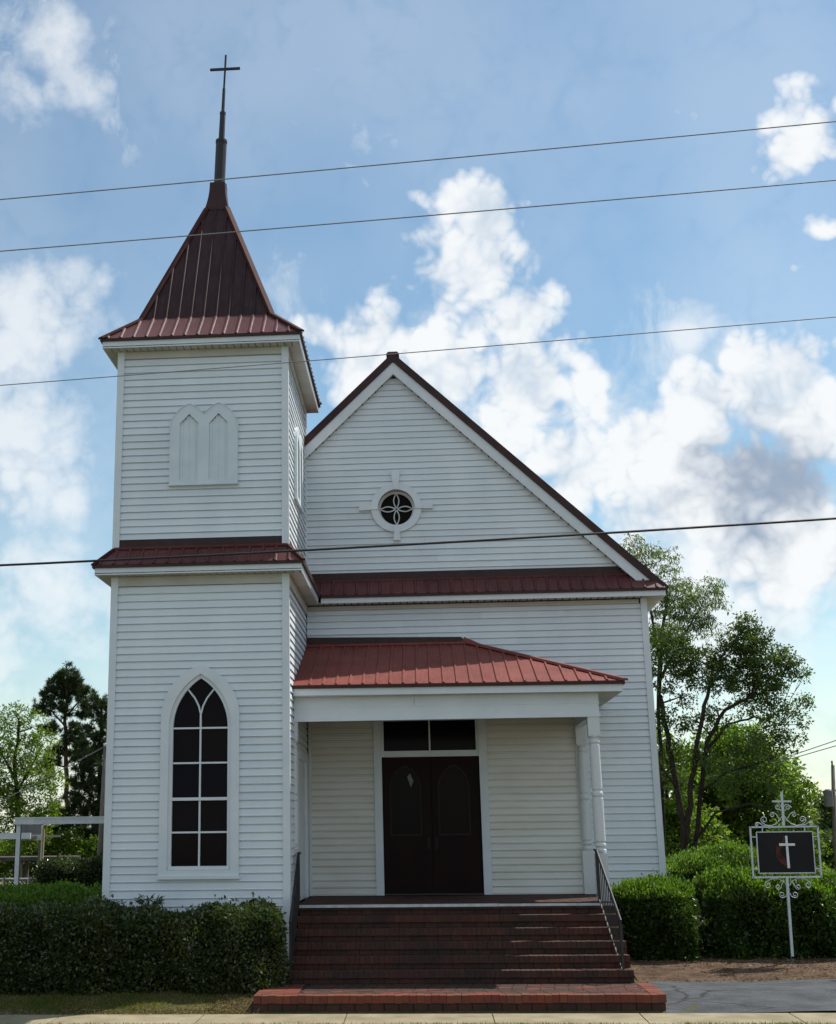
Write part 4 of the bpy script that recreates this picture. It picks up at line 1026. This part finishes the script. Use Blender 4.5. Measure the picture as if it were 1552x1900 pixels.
px0, px1, pz0, pz1 = 10.578, 11.478, 1.818, 2.468
m = MB(); A = [LEAN(px0, pz0), LEAN(px1, pz0), LEAN(px1, pz1), LEAN(px0, pz1)]
m.hexa([(a[0], .985, a[2]) for a in A] + [(a[0], 1.015, a[2]) for a in A]); panel = sbuild(m, 'panel', 'sign_black')
m = MB()
for p, q in (((px0, pz0), (px1, pz0)), ((px0, pz1), (px1, pz1)), ((px0, pz0), (px0, pz1)), ((px1, pz0), (px1, pz1))): sq(m, LEAN(*p), LEAN(*q), .016)
o = sbuild(m, 'panel_rim', 'sign_white'); o.location.y = -.01
for p, q in (((fx0, 2.39), (px0, 2.39)), ((fx0, 1.885), (px0, 1.885)), ((fx1, 2.39), (px1, 2.39)), ((fx1, 1.885), (px1, 1.885)), ((10.68, pz1), (10.68, fz1)), ((11.36, pz1), (11.36, fz1))):
    m = MB(); sq(m, LEAN(*p), LEAN(*q), .015); sbuild(m, 'frame_link', 'sign_white')
# emblem: white cross with a two-tongued flame to its left
cxx = 11.052
m = MB(); A = [LEAN(cxx-.016, 1.895), LEAN(cxx+.024, 1.895), LEAN(cxx+.014, 2.405), LEAN(cxx-.020, 2.405)]
m.hexa([(a[0], .972, a[2]) for a in A] + [(a[0], .986, a[2]) for a in A])
A = [LEAN(cxx-.125, 2.248), LEAN(cxx+.128, 2.246), LEAN(cxx+.128, 2.284), LEAN(cxx-.125, 2.286)]
m.hexa([(a[0], .968, a[2]) for a in A] + [(a[0], .985, a[2]) for a in A]); sbuild(m, 'panel_cross', 'sign_letter', panel)
fl = [(11.02, 1.885), (10.985, 1.95), (10.905, 1.998), (10.872, 2.06), (10.868, 2.15), (10.876, 2.235), (10.90, 2.268), (10.905, 2.225), (10.93, 2.28), (10.985, 2.345), (11.012, 2.44), (11.022, 2.34), (11.012, 2.26), (10.955, 2.21), (10.93, 2.15), (10.965, 2.10), (11.01, 2.05), (11.022, 1.97)]
plate('panel_flame', [(LEAN(a, b)[0], b) for a, b in fl], [], .978, .9855, 'flame', panel)
# crest: cross and scrolls
m = MB(); sq(m, LEAN(11.03, 2.55), LEAN(11.03, 3.113), .034); sq(m, LEAN(10.868, 2.957), LEAN(11.178, 2.955), .030); sbuild(m, 'crest_cross', 'sign_white')
def scroll(pts, turns, r0, side, par, nm='scroll'):
    """a bar along pts that curls up at its end"""
    m = MB(); P = [Vector(LEAN(*p)) for p in pts]
    e = P[-1]; d = (P[-1]-P[-2]).normalized(); nrm = Vector((-d.z*side, 0, d.x*side)); c = e+nrm*r0
    a0 = math.atan2(e.z-c.z, e.x-c.x)
    for i in range(1, int(16*turns)+1):
        t = i/(16*turns); a = a0+side*2*PI*turns*t; r = r0*(1-.72*t); P.append(Vector((c.x+r*math.cos(a), c.y, c.z+r*math.sin(a))))
    m.tube(P, .0058, 6); m.build(nm, 'sign_white', par)
for s in (1, -1):
    X = lambda d: 11.03+s*d
    scroll([(X(.02), 2.72), (X(.05), 2.66), (X(.12), 2.60), (X(.2), 2.567), (X(.28), 2.575), (X(.34), 2.61)], 1.35, .060, s, sg)
    scroll([(X(.02), 2.84), (X(.03), 2.80), (X(.06), 2.83)], .2, .02, s, sg)
    scroll([(X(.015), 2.83), (X(.02), 2.87), (X(.05), 2.905), (X(.085), 2.90)], 1.3, .042, -s, sg)
    scroll([(X(.05), 2.66), (X(.085), 2.70), (X(.11), 2.75), (X(.15), 2.775)], 1.3, .042, -s, sg)
    scroll([(X(.28), 2.572), (X(.34), 2.575), (X(.40), 2.615), (X(.43), 2.62)], 1.2, .030, -s, sg)
    scroll([(X(.025), 1.62), (X(.05), 1.67), (X(.12), 1.72), (X(.2), 1.735), (X(.28), 1.725)], .2, .03, -s, sg)
    scroll([(X(.2), 1.735), (X(.29), 1.715), (X(.35), 1.67)], 1.3, .052, -s, sg)
    scroll([(X(.03), 1.66), (X(.07), 1.63), (X(.10), 1.58)], 1.3, .045, s, sg) if 0 else scroll([(X(.06), 1.69), (X(.10), 1.64), (X(.115), 1.59)], 1.3, .045, s, sg)
    scroll([(X(.025), 1.50), (X(.04), 1.455), (X(.08), 1.435)], 1.3, .05, s, sg)

# ------------------------------------------------------------------ overhead wires (street side)
def wire(label, a, b, Y, r, mat, sagk=.012, x0=-26, x1=38):
    A, B = at(*a, Y), at(*b, Y); k = (B.z-A.z)/(B.x-A.x)
    pts = []
    for i in range(33):
        x = x0+(x1-x0)*i/32; s = (x-A.x)/(B.x-A.x)
        pts.append((x, Y, A.z+k*(x-A.x)-sagk*4*s*(1-s)))
    m = MB(); m.tube(pts, r*.72, 6); o = m.build('overhead_wire', mat, None); return tag(o, label, 'wire', 'overhead wires along the street')
wire('topmost thin grey overhead wire, crossing the spire pole', (0, 370), (1552, 225), -4.0, .0125, 'wire')
wire('thin grey overhead wire crossing the steep tower roof', (0, 466), (1552, 334), -4.2, .012, 'wire')
wire('faint grey overhead wire level with the gable peak', (0, 715), (1552, 588), -4.4, .009, 'wire')
wire('thick black overhead cable crossing the lower gable', (0, 1049), (1552, 962), -4.4, .022, 'wire_black', .03)

# ------------------------------------------------------------------ trees
def tree(name, label, Y, limbs, blobs_, nleaf, L, Wd, leaf, bark, seed, depth=.75, clump=.34, droop=0., style='leaf', cat='tree', group=None, ratio=1.0):
    """limbs: [(radius0, radius1, [(u,v,dy),...])]; blobs: (u,v,r_px,dy,weight) seen sizes; everything set at distance Y"""
    rg = np.random.default_rng(seed)
    S = (Y-CAM.y)/F_PX*1.03
    base = at(limbs[0][2][0][0], limbs[0][2][0][1], Y); bz = ground_z(Y)
    t = thing(name, label, cat, (base.x, Y, bz), group)
    tr = MB(); limb_pts = []
    for r0, r1, pts in limbs:
        P = [at(u, v, Y+dy) for u, v, dy in pts]
        if pts is limbs[0][2]: P = [Vector((P[0].x, P[0].y, bz-.1))] + P
        # smooth
        Q = []
        for i in range(len(P)-1):
            for k in range(4):
                q = P[i].lerp(P[i+1], k/4); Q.append(q+Vector((rg.normal(), rg.normal(), rg.normal()))*r0*.18)
        Q.append(P[-1]); n = len(Q)
        tr.tube(Q, [r0+(r1-r0)*i/(n-1) for i in range(n)], 8); limb_pts += [(q, r0+(r1-r0)*i/(n-1)) for i, q in enumerate(Q)]
    V = []
    tot = sum((b[2]**2)*b[4] for b in blobs_)
    for u, v, r, dy, w in blobs_:
        c = at(u, v, Y+dy); R = r*S
        # branch from the nearest limb below, then twigs
        cand = sorted(limb_pts, key=lambda q: (q[0]-c).length + (2 if q[0].z > c.z else 0)*R)[:1]
        if cand:
            q, rr = cand[0]; rb_ = min(rr*.6, .02*Y/20+.012)
            midp = q.lerp(c, .5)+Vector((rg.normal(), rg.normal(), abs(rg.normal())))*R*.14
            tr.tube([q, midp, c], [rb_, rb_*.7, rb_*.35], 6)
            for k in range(5):
                d = unit(rg.normal(size=(1, 3)))[0]; d[2] = abs(d[2])*.6; e = c+Vector(d)*R*.85
                s0 = midp.lerp(c, rg.uniform(.2, 1)); tr.tube([s0, s0.lerp(e, .5)+Vector((0, 0, .06*R)), e], [rb_*.4, rb_*.25, .004], 5)
        nl = int(nleaf*(r*r)*w/tot)
        ncl = max(6, int(9/clump**1.6))
        cc = rg.normal(size=(ncl, 3)); cc = unit(cc)*(rg.random((ncl, 1))**.36)*R*1.12; cc[:, 1] *= depth; cc[:, 2] *= .92
        cr_ = R*clump*rg.uniform(.45, 1.25, ncl)
        wts = cr_**2; pick = rg.choice(ncl, nl, p=wts/wts.sum())
        off = unit(rg.normal(size=(nl, 3)))*(rg.random((nl, 1))**.5)*cr_[pick][:, None]; off[:, 2] *= .75
        P = np.array(c)+cc[pick]+off
        if style == 'needle':
            V.append((P, unit(rg.normal(size=P.shape)+np.array([0, 0, .35]))))
        else:
            d = unit(off+rg.normal(size=P.shape)*.6*R*clump+np.array([0, 0, -.25-droop])*R*clump)
            V.append((P, d))
    tr.build('trunk', bark, t, True)
    P = np.concatenate([a for a, b in V]); Dn = np.concatenate([b for a, b in V])
    if style == 'needle':      # tufts: a spray of needles from each point
        k = 46; Pt = np.repeat(P, k, 0); dd = unit(np.repeat(Dn, k, 0)*.55+rg.normal(size=(len(Pt), 3))*.8)
        Q = leaf_quads(Pt, dd, L*rg.uniform(.6, 1.2, len(Pt)), Wd)
    else:
        Ls = L*rg.uniform(.6, 1.35, len(P)); Q = leaf_quads(P, Dn, Ls, Ls*ratio*Wd/L, .05)
    fast_mesh('crown', Q, 0, leaf, t)
    return t
# right: spreading oak in front of lighter trees
OAKY = 22
tree('spreading_oak', 'dark spreading oak with forked trunk right of the church', OAKY,
     [(.115, .07, [(1272, 1600, 0), (1264, 1500, 0), (1250, 1430, .2), (1236, 1350, .3), (1225, 1290, .2)]),
      (.10, .05, [(1274, 1570, 0), (1282, 1470, -.2), (1294, 1380, -.3), (1308, 1310, -.3), (1325, 1240, -.2)]),
      (.085, .045, [(1288, 1600, .2), (1300, 1480, .3), (1312, 1380, .2), (1345, 1318, 0), (1395, 1292, -.3)]),
      (.05, .025, [(1306, 1400, .2), (1350, 1345, .6), (1400, 1330, .8), (1450, 1345, .9)]),
      (.05, .022, [(1300, 1470, .3), (1350, 1432, .0), (1400, 1420, -.4), (1440, 1405, -.6)]),
      (.045, .022, [(1290, 1560, .2), (1330, 1508, -.4), (1390, 1492, -.8), (1450, 1500, -1)]),
      (.035, .015, [(1255, 1460, 0), (1225, 1420, -.5), (1212, 1390, -.7)])],
     [(1388, 1160, 22, 0, 1.2), (1372, 1188, 30, .3, 1.3), (1405, 1190, 28, -.2, 1.3), (1350, 1222, 34, .3, 1.2), (1415, 1225, 36, -.2, 1.2), (1335, 1262, 32, -.4, .9), (1385, 1255, 38, .2, 1.3), (1455, 1218, 22, .1, 1.0), (1440, 1252, 30, .3, 1.0), (1430, 1285, 26, -.3, .8),
      (1290, 1335, 28, .5, .55), (1342, 1352, 26, .4, .5), (1248, 1345, 30, .3, .6), (1236, 1410, 30, .5, .6), (1300, 1405, 26, -.4, .5), (1262, 1460, 28, .6, .5), (1335, 1420, 26, .5, .5), (1400, 1420, 28, .3, .6),
      (1478, 1242, 20, .2, .8), (1494, 1252, 12, 0, .6), (1495, 1300, 14, .2, .5), (1492, 1345, 14, 0, .45), (1300, 1235, 42, .4, 1.0), (1265, 1215, 40, 0, 1.0), (1230, 1190, 40, .5, 1.0), (1225, 1250, 36, 0, .9), (1480, 1310, 24, .3, .55), (1440, 1325, 30, 0, .7), (1398, 1310, 34, .6, .7),
      (1470, 1375, 24, .2, .6), (1425, 1375, 36, .4, .9), (1385, 1390, 32, -.3, .7), (1330, 1320, 26, .2, .45), (1270, 1290, 26, .3, .4), (1215, 1330, 24, 0, .5), (1430, 1440, 30, -.5, .6), (1360, 1450, 30, -.6, .5)],
     31000, .105, .05, 'leaf_oak', 'bark', 51, .8, .27)
tree('feathery_tree', 'tall feathery pale green tree rising behind the church eave', 25,
     [(.09, .05, [(1232, 1600, 0), (1230, 1450, 0), (1222, 1320, 0), (1225, 1200, 0), (1240, 1110, 0)]), (.06, .03, [(1226, 1260, 0), (1262, 1190, .3), (1300, 1130, .3)]), (.05, .03, [(1224, 1220, 0), (1205, 1120, 0), (1200, 1050, 0)])],
     [(1195, 1035, 36, 0, .7), (1232, 1040, 30, .4, .5), (1175, 1010, 24, 0, .5), (1222, 1085, 34, .2, .7), (1262, 1110, 38, 0, .9), (1305, 1105, 34, .3, .6), (1330, 1085, 18, 0, .35), (1290, 1140, 34, -.2, .7), (1240, 1150, 40, 0, .9), (1215, 1190, 34, .2, .8), (1335, 1120, 20, 0, .35), (1310, 1165, 26, 0, .5)],
     8800, .15, .035, 'leaf_willow', 'bark', 52, .8, .30, .9)
tree('bright_tree', 'bright green sunlit tree behind the oak branches', 38,
     [(.2, .1, [(1395, 1600, 0), (1392, 1520, 0), (1385, 1430, 0)])],
     [(1340, 1400, 44, 0, 1), (1385, 1385, 46, .6, 1), (1330, 1460, 52, 0, 1), (1390, 1450, 56, -.8, 1.1), (1435, 1430, 40, 0, 1), (1360, 1520, 58, .5, 1.1), (1425, 1510, 52, 0, 1.1), (1460, 1480, 32, .6, .8), (1290, 1500, 48, 0, .9), (1290, 1430, 40, .5, .7), (1440, 1570, 50, 0, 1), (1370, 1580, 52, 0, 1)],
     34000, .20, .10, 'leaf_bright', 'bark', 53, .8, .30)
tree('shaded_tree', 'dense shaded tree close to the right wall of the church', 34,
     [(.2, .1, [(1260, 1620, 0), (1255, 1560, 0), (1240, 1480, 0)])],
     [(1245, 1420, 40, 0, .8), (1225, 1480, 46, 0, .9), (1260, 1530, 50, .5, 1), (1235, 1580, 50, 0, 1), (1300, 1570, 44, 0, .9), (1215, 1380, 30, 0, .5), (1330, 1590, 40, -.3, .9)],
     15000, .19, .095, 'leaf_bright', 'bark', 54, .8, .33)
tree('young_tree', 'loose young tree beside the top of the sign', 30,
     [(.06, .03, [(1478, 1620, 0), (1480, 1560, 0), (1476, 1490, 0)])],
     [(1470, 1440, 22, 0, .5), (1488, 1470, 26, .2, .7), (1465, 1490, 24, 0, .7), (1492, 1515, 26, 0, .8), (1470, 1550, 32, .3, 1), (1500, 1570, 30, 0, 1), (1450, 1600, 36, 0, 1), (1500, 1620, 36, 0, 1)],
     6500, .15, .08, 'leaf_bright', 'bark', 55, .8, .36)
tree('distant_tree', 'hazy pale distant tree at the right picture edge by the utility pole', 62,
     [(.2, .1, [(1535, 1620, 0), (1533, 1560, 0), (1532, 1500, 0)])],
     [(1525, 1490, 20, 0, .8), (1545, 1500, 24, 0, .9), (1520, 1525, 26, 0, 1), (1550, 1540, 30, 0, 1), (1525, 1570, 34, 0, 1), (1560, 1580, 36, 0, 1), (1590, 1540, 40, 0, 1), (1520, 1620, 40, 0, 1)],
     9000, .28, .15, 'leaf_willow', 'bark', 56, .8, .36)
tree('roadside_tree', 'dark leafy tree low behind the hedge at the far right', 44,
     [(.14, .08, [(1520, 1640, 0), (1520, 1610, 0), (1522, 1570, 0)])],
     [(1500, 1575, 30, 0, 1), (1535, 1580, 32, 0, 1), (1480, 1605, 32, 0, 1), (1520, 1615, 36, 0, 1), (1565, 1600, 40, 0, 1), (1450, 1625, 32, 0, 1), (1600, 1590, 44, 0, 1), (1560, 1560, 28, 0, .8)],
     10000, .2, .1, 'leaf_oak', 'bark', 57, .8, .3)
# left: pines and a light tree
tree('tall_pine', 'tall dark pine with open crown left of the tower', 30,
     [(.13, .05, [(128, 1620, 0), (126, 1500, 0), (122, 1400, 0), (122, 1320, 0), (126, 1250, 0)]), (.04, .015, [(122, 1350, 0), (95, 1318, .3), (75, 1312, .4)]), (.04, .015, [(122, 1330, 0), (148, 1300, -.3), (160, 1290, -.4)]), (.04, .015, [(123, 1400, 0), (85, 1370, -.3)])],
     [(124, 1252, 17, 0, 1), (106, 1268, 16, .2, 1), (142, 1266, 16, -.2, 1), (95, 1292, 17, 0, 1), (128, 1288, 20, .2, 1.1), (158, 1290, 16, 0, 1), (74, 1314, 14, .2, .9), (108, 1316, 18, -.3, .9), (148, 1322, 18, .3, .9), (92, 1352, 18, 0, .7), (140, 1362, 22, -.3, .9), (110, 1400, 22, .3, .8), (160, 1400, 24, 0, 1), (88, 1420, 20, 0, .6)],
     820, .20, .022, 'needle', 'bark_pine', 61, .9, .40, 0, 'needle')
tree('dense_pine', 'dense dark pine just left of the tower wall', 27,
     [(.13, .05, [(182, 1620, 0), (184, 1500, 0), (186, 1400, 0), (188, 1310, 0)])],
     [(188, 1302, 17, 0, 1), (170, 1318, 17, 0, 1), (203, 1322, 20, .2, 1), (186, 1350, 24, 0, 1.1), (160, 1368, 20, .2, 1), (205, 1375, 24, 0, 1), (175, 1410, 30, 0, 1.2), (150, 1440, 26, .3, 1), (195, 1450, 32, -.2, 1.2), (165, 1490, 34, 0, 1.2), (130, 1500, 28, .2, 1), (190, 1520, 34, 0, 1.2), (145, 1545, 32, 0, 1.1), (110, 1530, 26, 0, .9), (180, 1580, 36, 0, 1.2), (230, 1480, 34, 0, .8)],
     1250, .20, .022, 'needle', 'bark_pine', 62, .9, .42, 0, 'needle')
tree('light_tree', 'airy light green tree at the left picture edge', 24,
     [(.11, .05, [(30, 1620, 0), (32, 1500, 0), (28, 1420, 0), (36, 1340, 0)]), (.05, .02, [(31, 1470, 0), (60, 1420, .2), (80, 1380, .3)]), (.05, .02, [(30, 1450, 0), (5, 1400, 0), (-10, 1360, 0)])],
     [(30, 1330, 30, 0, .6), (60, 1350, 30, .2, .6), (5, 1345, 30, 0, .6), (75, 1385, 30, .2, .6), (35, 1390, 38, 0, .8), (-5, 1400, 40, 0, .8), (70, 1430, 36, -.2, .9), (25, 1445, 42, .3, 1), (95, 1450, 26, .2, .7), (60, 1490, 40, 0, 1.1), (10, 1500, 42, 0, 1.1), (90, 1510, 30, 0, .8), (-30, 1460, 44, 0, 1), (40, 1550, 44, .4, 1)],
     17000, .11, .045, 'leaf_bright', 'bark', 63, .8, .27, -.5)
tree('understorey_tree', 'leafy undergrowth tree behind the canopy posts', 26,
     [(.08, .04, [(70, 1640, 0), (72, 1600, 0), (75, 1560, 0)])],
     [(50, 1560, 30, 0, .9), (90, 1575, 32, .3, 1), (130, 1570, 32, 0, 1), (165, 1600, 34, 0, 1), (110, 1610, 36, 0, 1), (60, 1610, 36, 0, 1), (20, 1600, 36, 0, 1), (-20, 1590, 40, 0, 1), (190, 1570, 30, 0, .9)],
     14000, .13, .065, 'leaf_bright', 'bark', 64, .8, .36)

# ------------------------------------------------------------------ left background: canopy, lower canopy, shed, poles, fence
cw = thing('covered_walkway', 'flat white canopy on slim posts beside the tower', 'canopy', (-2, 8.4, .48))
za, zb = 2.775, 2.928; xl_ = -4.06
m = MB(); m.box(xl_, -.02, 8.0, 8.04, za, zb); m.box(xl_, xl_+.04, 8.04, 10.2, za, zb); m.build('fascia', 'sheet_white', cw)
m = MB(); m.box(xl_-.012, -.02, 7.985, 8.0, zb-.028, zb+.004); m.build('fascia_lip', 'sheet_white', cw)
m = MB(); m.box(xl_+.04, -.02, 8.04, 10.2, za+.05, za+.09); m.build('deck', 'shed', cw)
m = MB(); m.box(xl_+.02, xl_+.115, 8.06, 8.15, .4, za+.05); m.build('post', 'sheet_white', cw)
m = MB(); A = at(83, 1534, 10.25); m.tube([(A.x, 10.25, za), (A.x-.03, 10.25, za-.1), (A.x-.06, 10.25, .6)], .042, 8); m.build('downspout', 'beige', cw)
lc = thing('lower_canopy', 'lower flat canopy edge at the left picture border', 'canopy', (-7, 14, .48))
A = at(0, 1546, 14); B = at(36, 1557, 14)
m = MB(); m.box(A.x-6, B.x+.3, 14, 14.05, B.z, A.z); m.build('fascia', 'sheet_white', lc)
m = MB(); m.box(A.x-6, B.x+.3, 14.05, 17, B.z+.03, B.z+.08); m.build('deck', 'shed', lc)
for x in (A.x-5.5, A.x-2.8):
    m = MB(); m.box(x, x+.1, 14.06, 14.16, .4, B.z+.03); m.build('post', 'sheet_white', lc)
C0, C1 = at(36, 1531, 14.6), at(76, 1558, 14.6)
m = MB(); m.box(C0.x, C1.x, 14.6, 14.7, C1.z, C0.z); m.build('end_panel', 'screen', lc)
m = MB(); m.box(C0.x, C1.x+.02, 14.55, 14.6, C1.z-.02, C1.z+.13); m.build('lower_trim', 'sheet_white', lc)
m = MB(); m.box(C1.x-.1, C1.x, 14.71, 14.8, .4, C1.z); m.build('post', 'screen', lc)
sh = thing('garden_shed', 'low dark open shed roof among the trees at left', 'shed', (-8, 21, .5))
A, B = at(-60, 1588, 20.5), at(136, 1597, 20.5)
m = MB(); m.hexa([(A.x, 20.5, B.z), (B.x, 20.5, B.z), (B.x, 21.4, B.z+.02), (A.x, 21.4, B.z+.02), (A.x, 20.5, B.z+.12), (B.x, 20.5, B.z+.12), (B.x, 21.4, B.z+.14), (A.x, 21.4, B.z+.14)]); m.build('roof', 'shed', sh)
for x in (A.x+.1, (A.x+B.x)/2, B.x-.1):
    for y in (20.6, 21.2):
        m = MB(); m.box(x-.05, x+.05, y, y+.1, .4, B.z+.02); m.build('post', 'wood', sh)
up = thing('utility_pole', 'grey weathered wooden pole with a white lamp beside the tower', 'pole', (-3.0, 12, .48))
A, B = at(199, 1384, 12), at(188, 1602, 12)
m = MB(); m.tube([(B.x-.05, 12, .3), tuple(B), tuple(A)], [.125, .115, .09], 12); m.build('shaft', 'wood', up, True)
m = MB(); m.tube([(A.x, 12, A.z-.08), (A.x+.10, 11.95, A.z+.02), (A.x+.18, 11.9, A.z+.03)], .02, 8); ar = m.build('lamp_arm', 'metal_black', up)
m = MB(); m.lathe(A.x+.03, 11.88, [(.02, A.z-.03), (.09, A.z-.02), (.095, A.z+.02), (.07, A.z+.06), (.02, A.z+.075)], 14); m.build('lamp_head', 'lamp', up, True)
fe = thing('chain_link_fence', 'chain-link fence with grey posts left of the shrub', 'fence', (-5, 12.5, .48))
FX = [at(-30, 1640, 12.5).x, at(8, 1640, 12.5).x, at(55, 1640, 12.5).x, at(110, 1640, 12.5).x]
zf_ = at(20, 1631, 12.5).z
for x in FX:
    m = MB(); m.tube([(x, 12.5, .3), (x, 12.5, zf_+.04)], .03, 8); m.build('fence_post', 'screen', fe)
m = MB(); m.tube([(FX[0]-2, 12.5, zf_), (FX[-1], 12.5, zf_)], .018, 8); m.build('top_rail', 'strip', fe)
m = MB(); x = FX[0]-2
hh = zf_-.45
while x < FX[-1]:
    for sgn in (1, -1):
        a, b = x, x+sgn*hh
        if FX[0]-2 <= b <= FX[-1]: m.tube([(a, 12.5+.004*sgn, .45), (b, 12.5+.004*sgn, zf_)], .0022, 3, False)
    x += .09
k = m.build('wire_mesh', 'strip', fe); k['kind'] = 'stuff'
# right background pole and service wires
rp_ = thing('utility_pole', 'brown wooden utility pole at the right picture edge', 'pole', (20.4, 30, .5))
A, B = at(1546, 1420, 30), at(1551, 1580, 30)
m = MB(); m.tube([(B.x+.02, 30, .3), tuple(B), tuple(A)], [.10, .09, .065], 12); m.build('shaft', 'wood', rp_, True)
m = MB(); m.tube([(A.x-.05, 29.9, A.z-.05), (A.x-.05, 29.9, A.z+.16)], .035, 8); m.build('insulator', 'screen', rp_)
m = MB(); C = at(1538, 1480, 29.8); m.lathe(C.x, 29.8, [(.05, C.z-.35), (.17, C.z-.33), (.17, C.z+.25), (.08, C.z+.3)], 14); m.build('transformer', 'screen', rp_)
for lab, a, b in (('upper thin service wire above the trees at right', (1440, 1412), (1552, 1374)), ('lower thin service wire above the trees at right', (1455, 1412), (1552, 1384))):
    A, B = at(*a, 30), at(*b, 26); d = B-A
    m = MB(); m.tube([tuple(A-d*1.5-Vector((0, 0, -.3))), tuple(A), tuple(B), tuple(B+d*4+Vector((0, 0, .4)))], .016, 5); o = m.build('service_wire', 'wire', None); tag(o, lab, 'wire', 'service wires at right')
A, B = at(0, 1486, 11), at(190, 1388, 12)
m = MB(); d = B-A; m.tube([tuple(A-d*2), tuple(A.lerp(B, .5)-Vector((0, 0, .03))), tuple(B)], .012, 5); o = m.build('service_wire', 'wire', None); tag(o, 'slanting thin wire running to the wooden pole left of the tower', 'wire')
